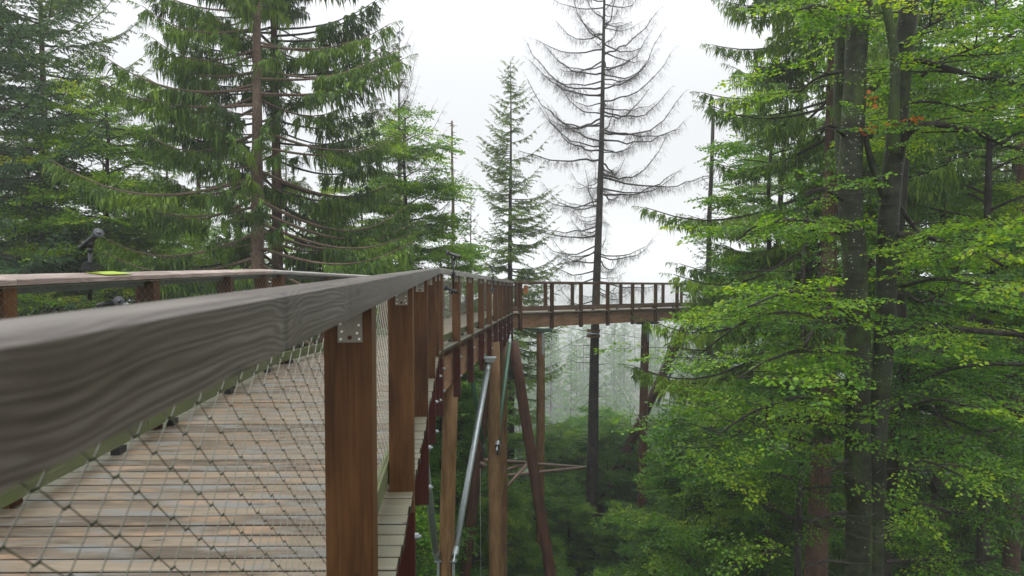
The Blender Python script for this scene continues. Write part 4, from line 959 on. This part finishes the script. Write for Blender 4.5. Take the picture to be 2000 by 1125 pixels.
# --- understory beeches below the walkway
HU = 10.0
und = [beech_meshes(501+k, HU, 1.2, 3.4, .09, 28, M[mt], M['bark_dark'], BEECH_BIG, .35, .85, (0, 0), 1.1, .3) for k, mt in enumerate(('leaf_dark', 'leaf_green'))]
rr = random.Random(77); pl = []
for row, y in enumerate((23, 28, 33, 38, 44, 50, 57)):
    x = at(760, 900, y).x
    while x < at(2100, 900, y).x:
        pl.append((x+rr.uniform(-1.2, 1.2), y+rr.uniform(-2, 2), row)); x += rr.uniform(3.4, 4.8)
ORD = 'first second third fourth fifth sixth seventh eighth ninth tenth eleventh twelfth thirteenth fourteenth fifteenth sixteenth seventeenth eighteenth nineteenth twentieth'.split()+['last but one', 'last', 'very last', 'farthest']
ROWN = ('nearest', 'second', 'third', 'fourth', 'fifth', 'sixth', 'farthest'); cnt = {}
for (x, y, row) in pl:
    if abs(x) < .9 and y < 26: continue
    u = 1000+F*x/y; s = rr.uniform(.65, 1.0)*(1.0 if u > 1420 or u < 1000 else .86)
    if (1000 < u < 1430 and y > 42) or (1085 < u < 1225 and y < 35): continue
    if u > 1450: s *= .68
    if 1020 < u < 1310 and y < 36: s *= .58
    elif 1010 < u < 1420 and y >= 36: s *= .55
    cnt[row] = cnt.get(row, 0)+1; put_tree('young_beech', und[rr.randrange(2)], gp(x, y), 'young beech, %s from the left in the %s row of undergrowth' % (ORD[cnt[row]-1], ROWN[row]), 'tree', rr.uniform(0, 6.28), s, 'young beeches of the understory')
for (u, y, sc, wd) in ((1095, 38, .62, 'left of the dead trunk foot'), (1130, 39, .6, 'just behind the dead trunk foot'), (1200, 38, .6, 'right of the dead trunk foot'), (1165, 45, .62, 'far behind the dead trunk foot'), (1230, 37, .7, 'under the middle log of the far span'), (1050, 36, .7, 'behind the ochre log'), (1010, 27, .45, 'between the trestle logs'), (1225, 31, .42, 'at the bottom edge right of the dead trunk'), (1065, 29, .36, 'at the bottom edge right of the ochre log'), (1110, 32, .40, 'at the bottom edge left of the dead trunk'), (1160, 31.5, .30, 'right in front of the dead trunk foot'), (1185, 36, .5, 'beside the dead trunk foot on its right'), (1095, 34, .45, 'beside the dead trunk foot on its left'), (1030, 31, .5, 'behind the leaning trestle logs')):
    x = at(u, 1000, y).x; put_tree('young_beech', und[rr.randrange(2)], gp(x, y), 'low leafy beech bush '+wd, 'tree', u, sc, 'young beeches of the understory')
for (x, y) in [(rr.uniform(-13, -3), rr.uniform(16, 60)) for _ in range(14)]:
    put_tree('young_beech', und[rr.randrange(2)], gp(x, y), 'leafy young beech growing under the deck, left of the supports', 'tree', rr.uniform(0, 6.28), rr.uniform(.7, 1.1), 'young beeches of the understory')
for (u, y, vt, k, lab) in ((1098, 40, 840, 1, 'young beech with loose leafy sprays right behind the ochre log'), (1222, 41, 830, 1, 'young beech climbing in front of the brown middle log'), (1300, 39, 850, 1, 'leafy young beech below the slanting struts'), (1455, 26, 900, 0, 'bright green young beech low in front of the slim grey trunk'), (1345, 22, 930, 1, 'pale green bush top beneath the guy cable')):
    x = at(u, 800, y).x; g = gp(x, y); put_tree('young_beech', und[k], g, lab, 'tree', u, (at(u, vt, y).z-g.z)/HU)

# --- far misty spruces in the valley
HF = 22.0
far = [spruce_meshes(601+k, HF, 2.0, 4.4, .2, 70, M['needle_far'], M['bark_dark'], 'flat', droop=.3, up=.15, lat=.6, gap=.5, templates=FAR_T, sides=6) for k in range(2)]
farb = beech_meshes(611, 16, 2, 4.5, .2, 12, M['leaf_bright'], M['bark_dark'], BEECH_BIG, .5, .8, (0, 0), 1.3, .4)
rr = random.Random(91)
n = 0
for y in (76, 84, 94, 106, 122, 142, 166, 194, 227, 265, 310, 365, 430):
    x = -.10*y-6
    while x < .42*y+6:
        xx, yy = x+rr.uniform(-2, 2), y+rr.uniform(-4, 4); g = gp(xx, yy); u = 1000+F*xx/yy
        top = E-28+rr.uniform(-4, 4)+min(7, max(0, yy-120)*.09)-max(0, yy-300)*.015
        if rr.random() < (.28 if yy < 120 else .1): put_tree('far_beech', farb, g, 'yellowish broad-leaved tree fading into the mist of the valley', 'tree', rr.uniform(0, 6), min(2.0, max(.8, (top-g.z)/16)), 'misty yellowish trees in the valley')
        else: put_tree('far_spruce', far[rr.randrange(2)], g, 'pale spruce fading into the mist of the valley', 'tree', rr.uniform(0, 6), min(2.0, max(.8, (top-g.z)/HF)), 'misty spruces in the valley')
        n += 1; x += rr.uniform(4, 7)*(1+yy/190)

# ------------------------------------------------------------ haze
b = MB(); b.box(-3050, 3050, -80, 3050, E-92, E+45); hz = b.mesh('haze'); m = bpy.data.materials.new('valley_mist'); m.use_nodes = True; n = m.node_tree; n.nodes.clear()
o_ = N(n, 'ShaderNodeOutputMaterial'); pv = N(n, 'ShaderNodeVolumePrincipled'); pv.inputs['Color'].default_value = (.97, .985, 1, 1); pv.inputs['Density'].default_value = .0013; pv.inputs['Anisotropy'].default_value = .2
L(n, pv.outputs[0], o_.inputs['Volume']); m.cycles.homogeneous_volume = True if hasattr(m.cycles, 'homogeneous_volume') else None
hz.materials.append(m); o = link('haze', hz); tag(o, 'thin pale mist filling the valley', 'mist', kind='stuff')
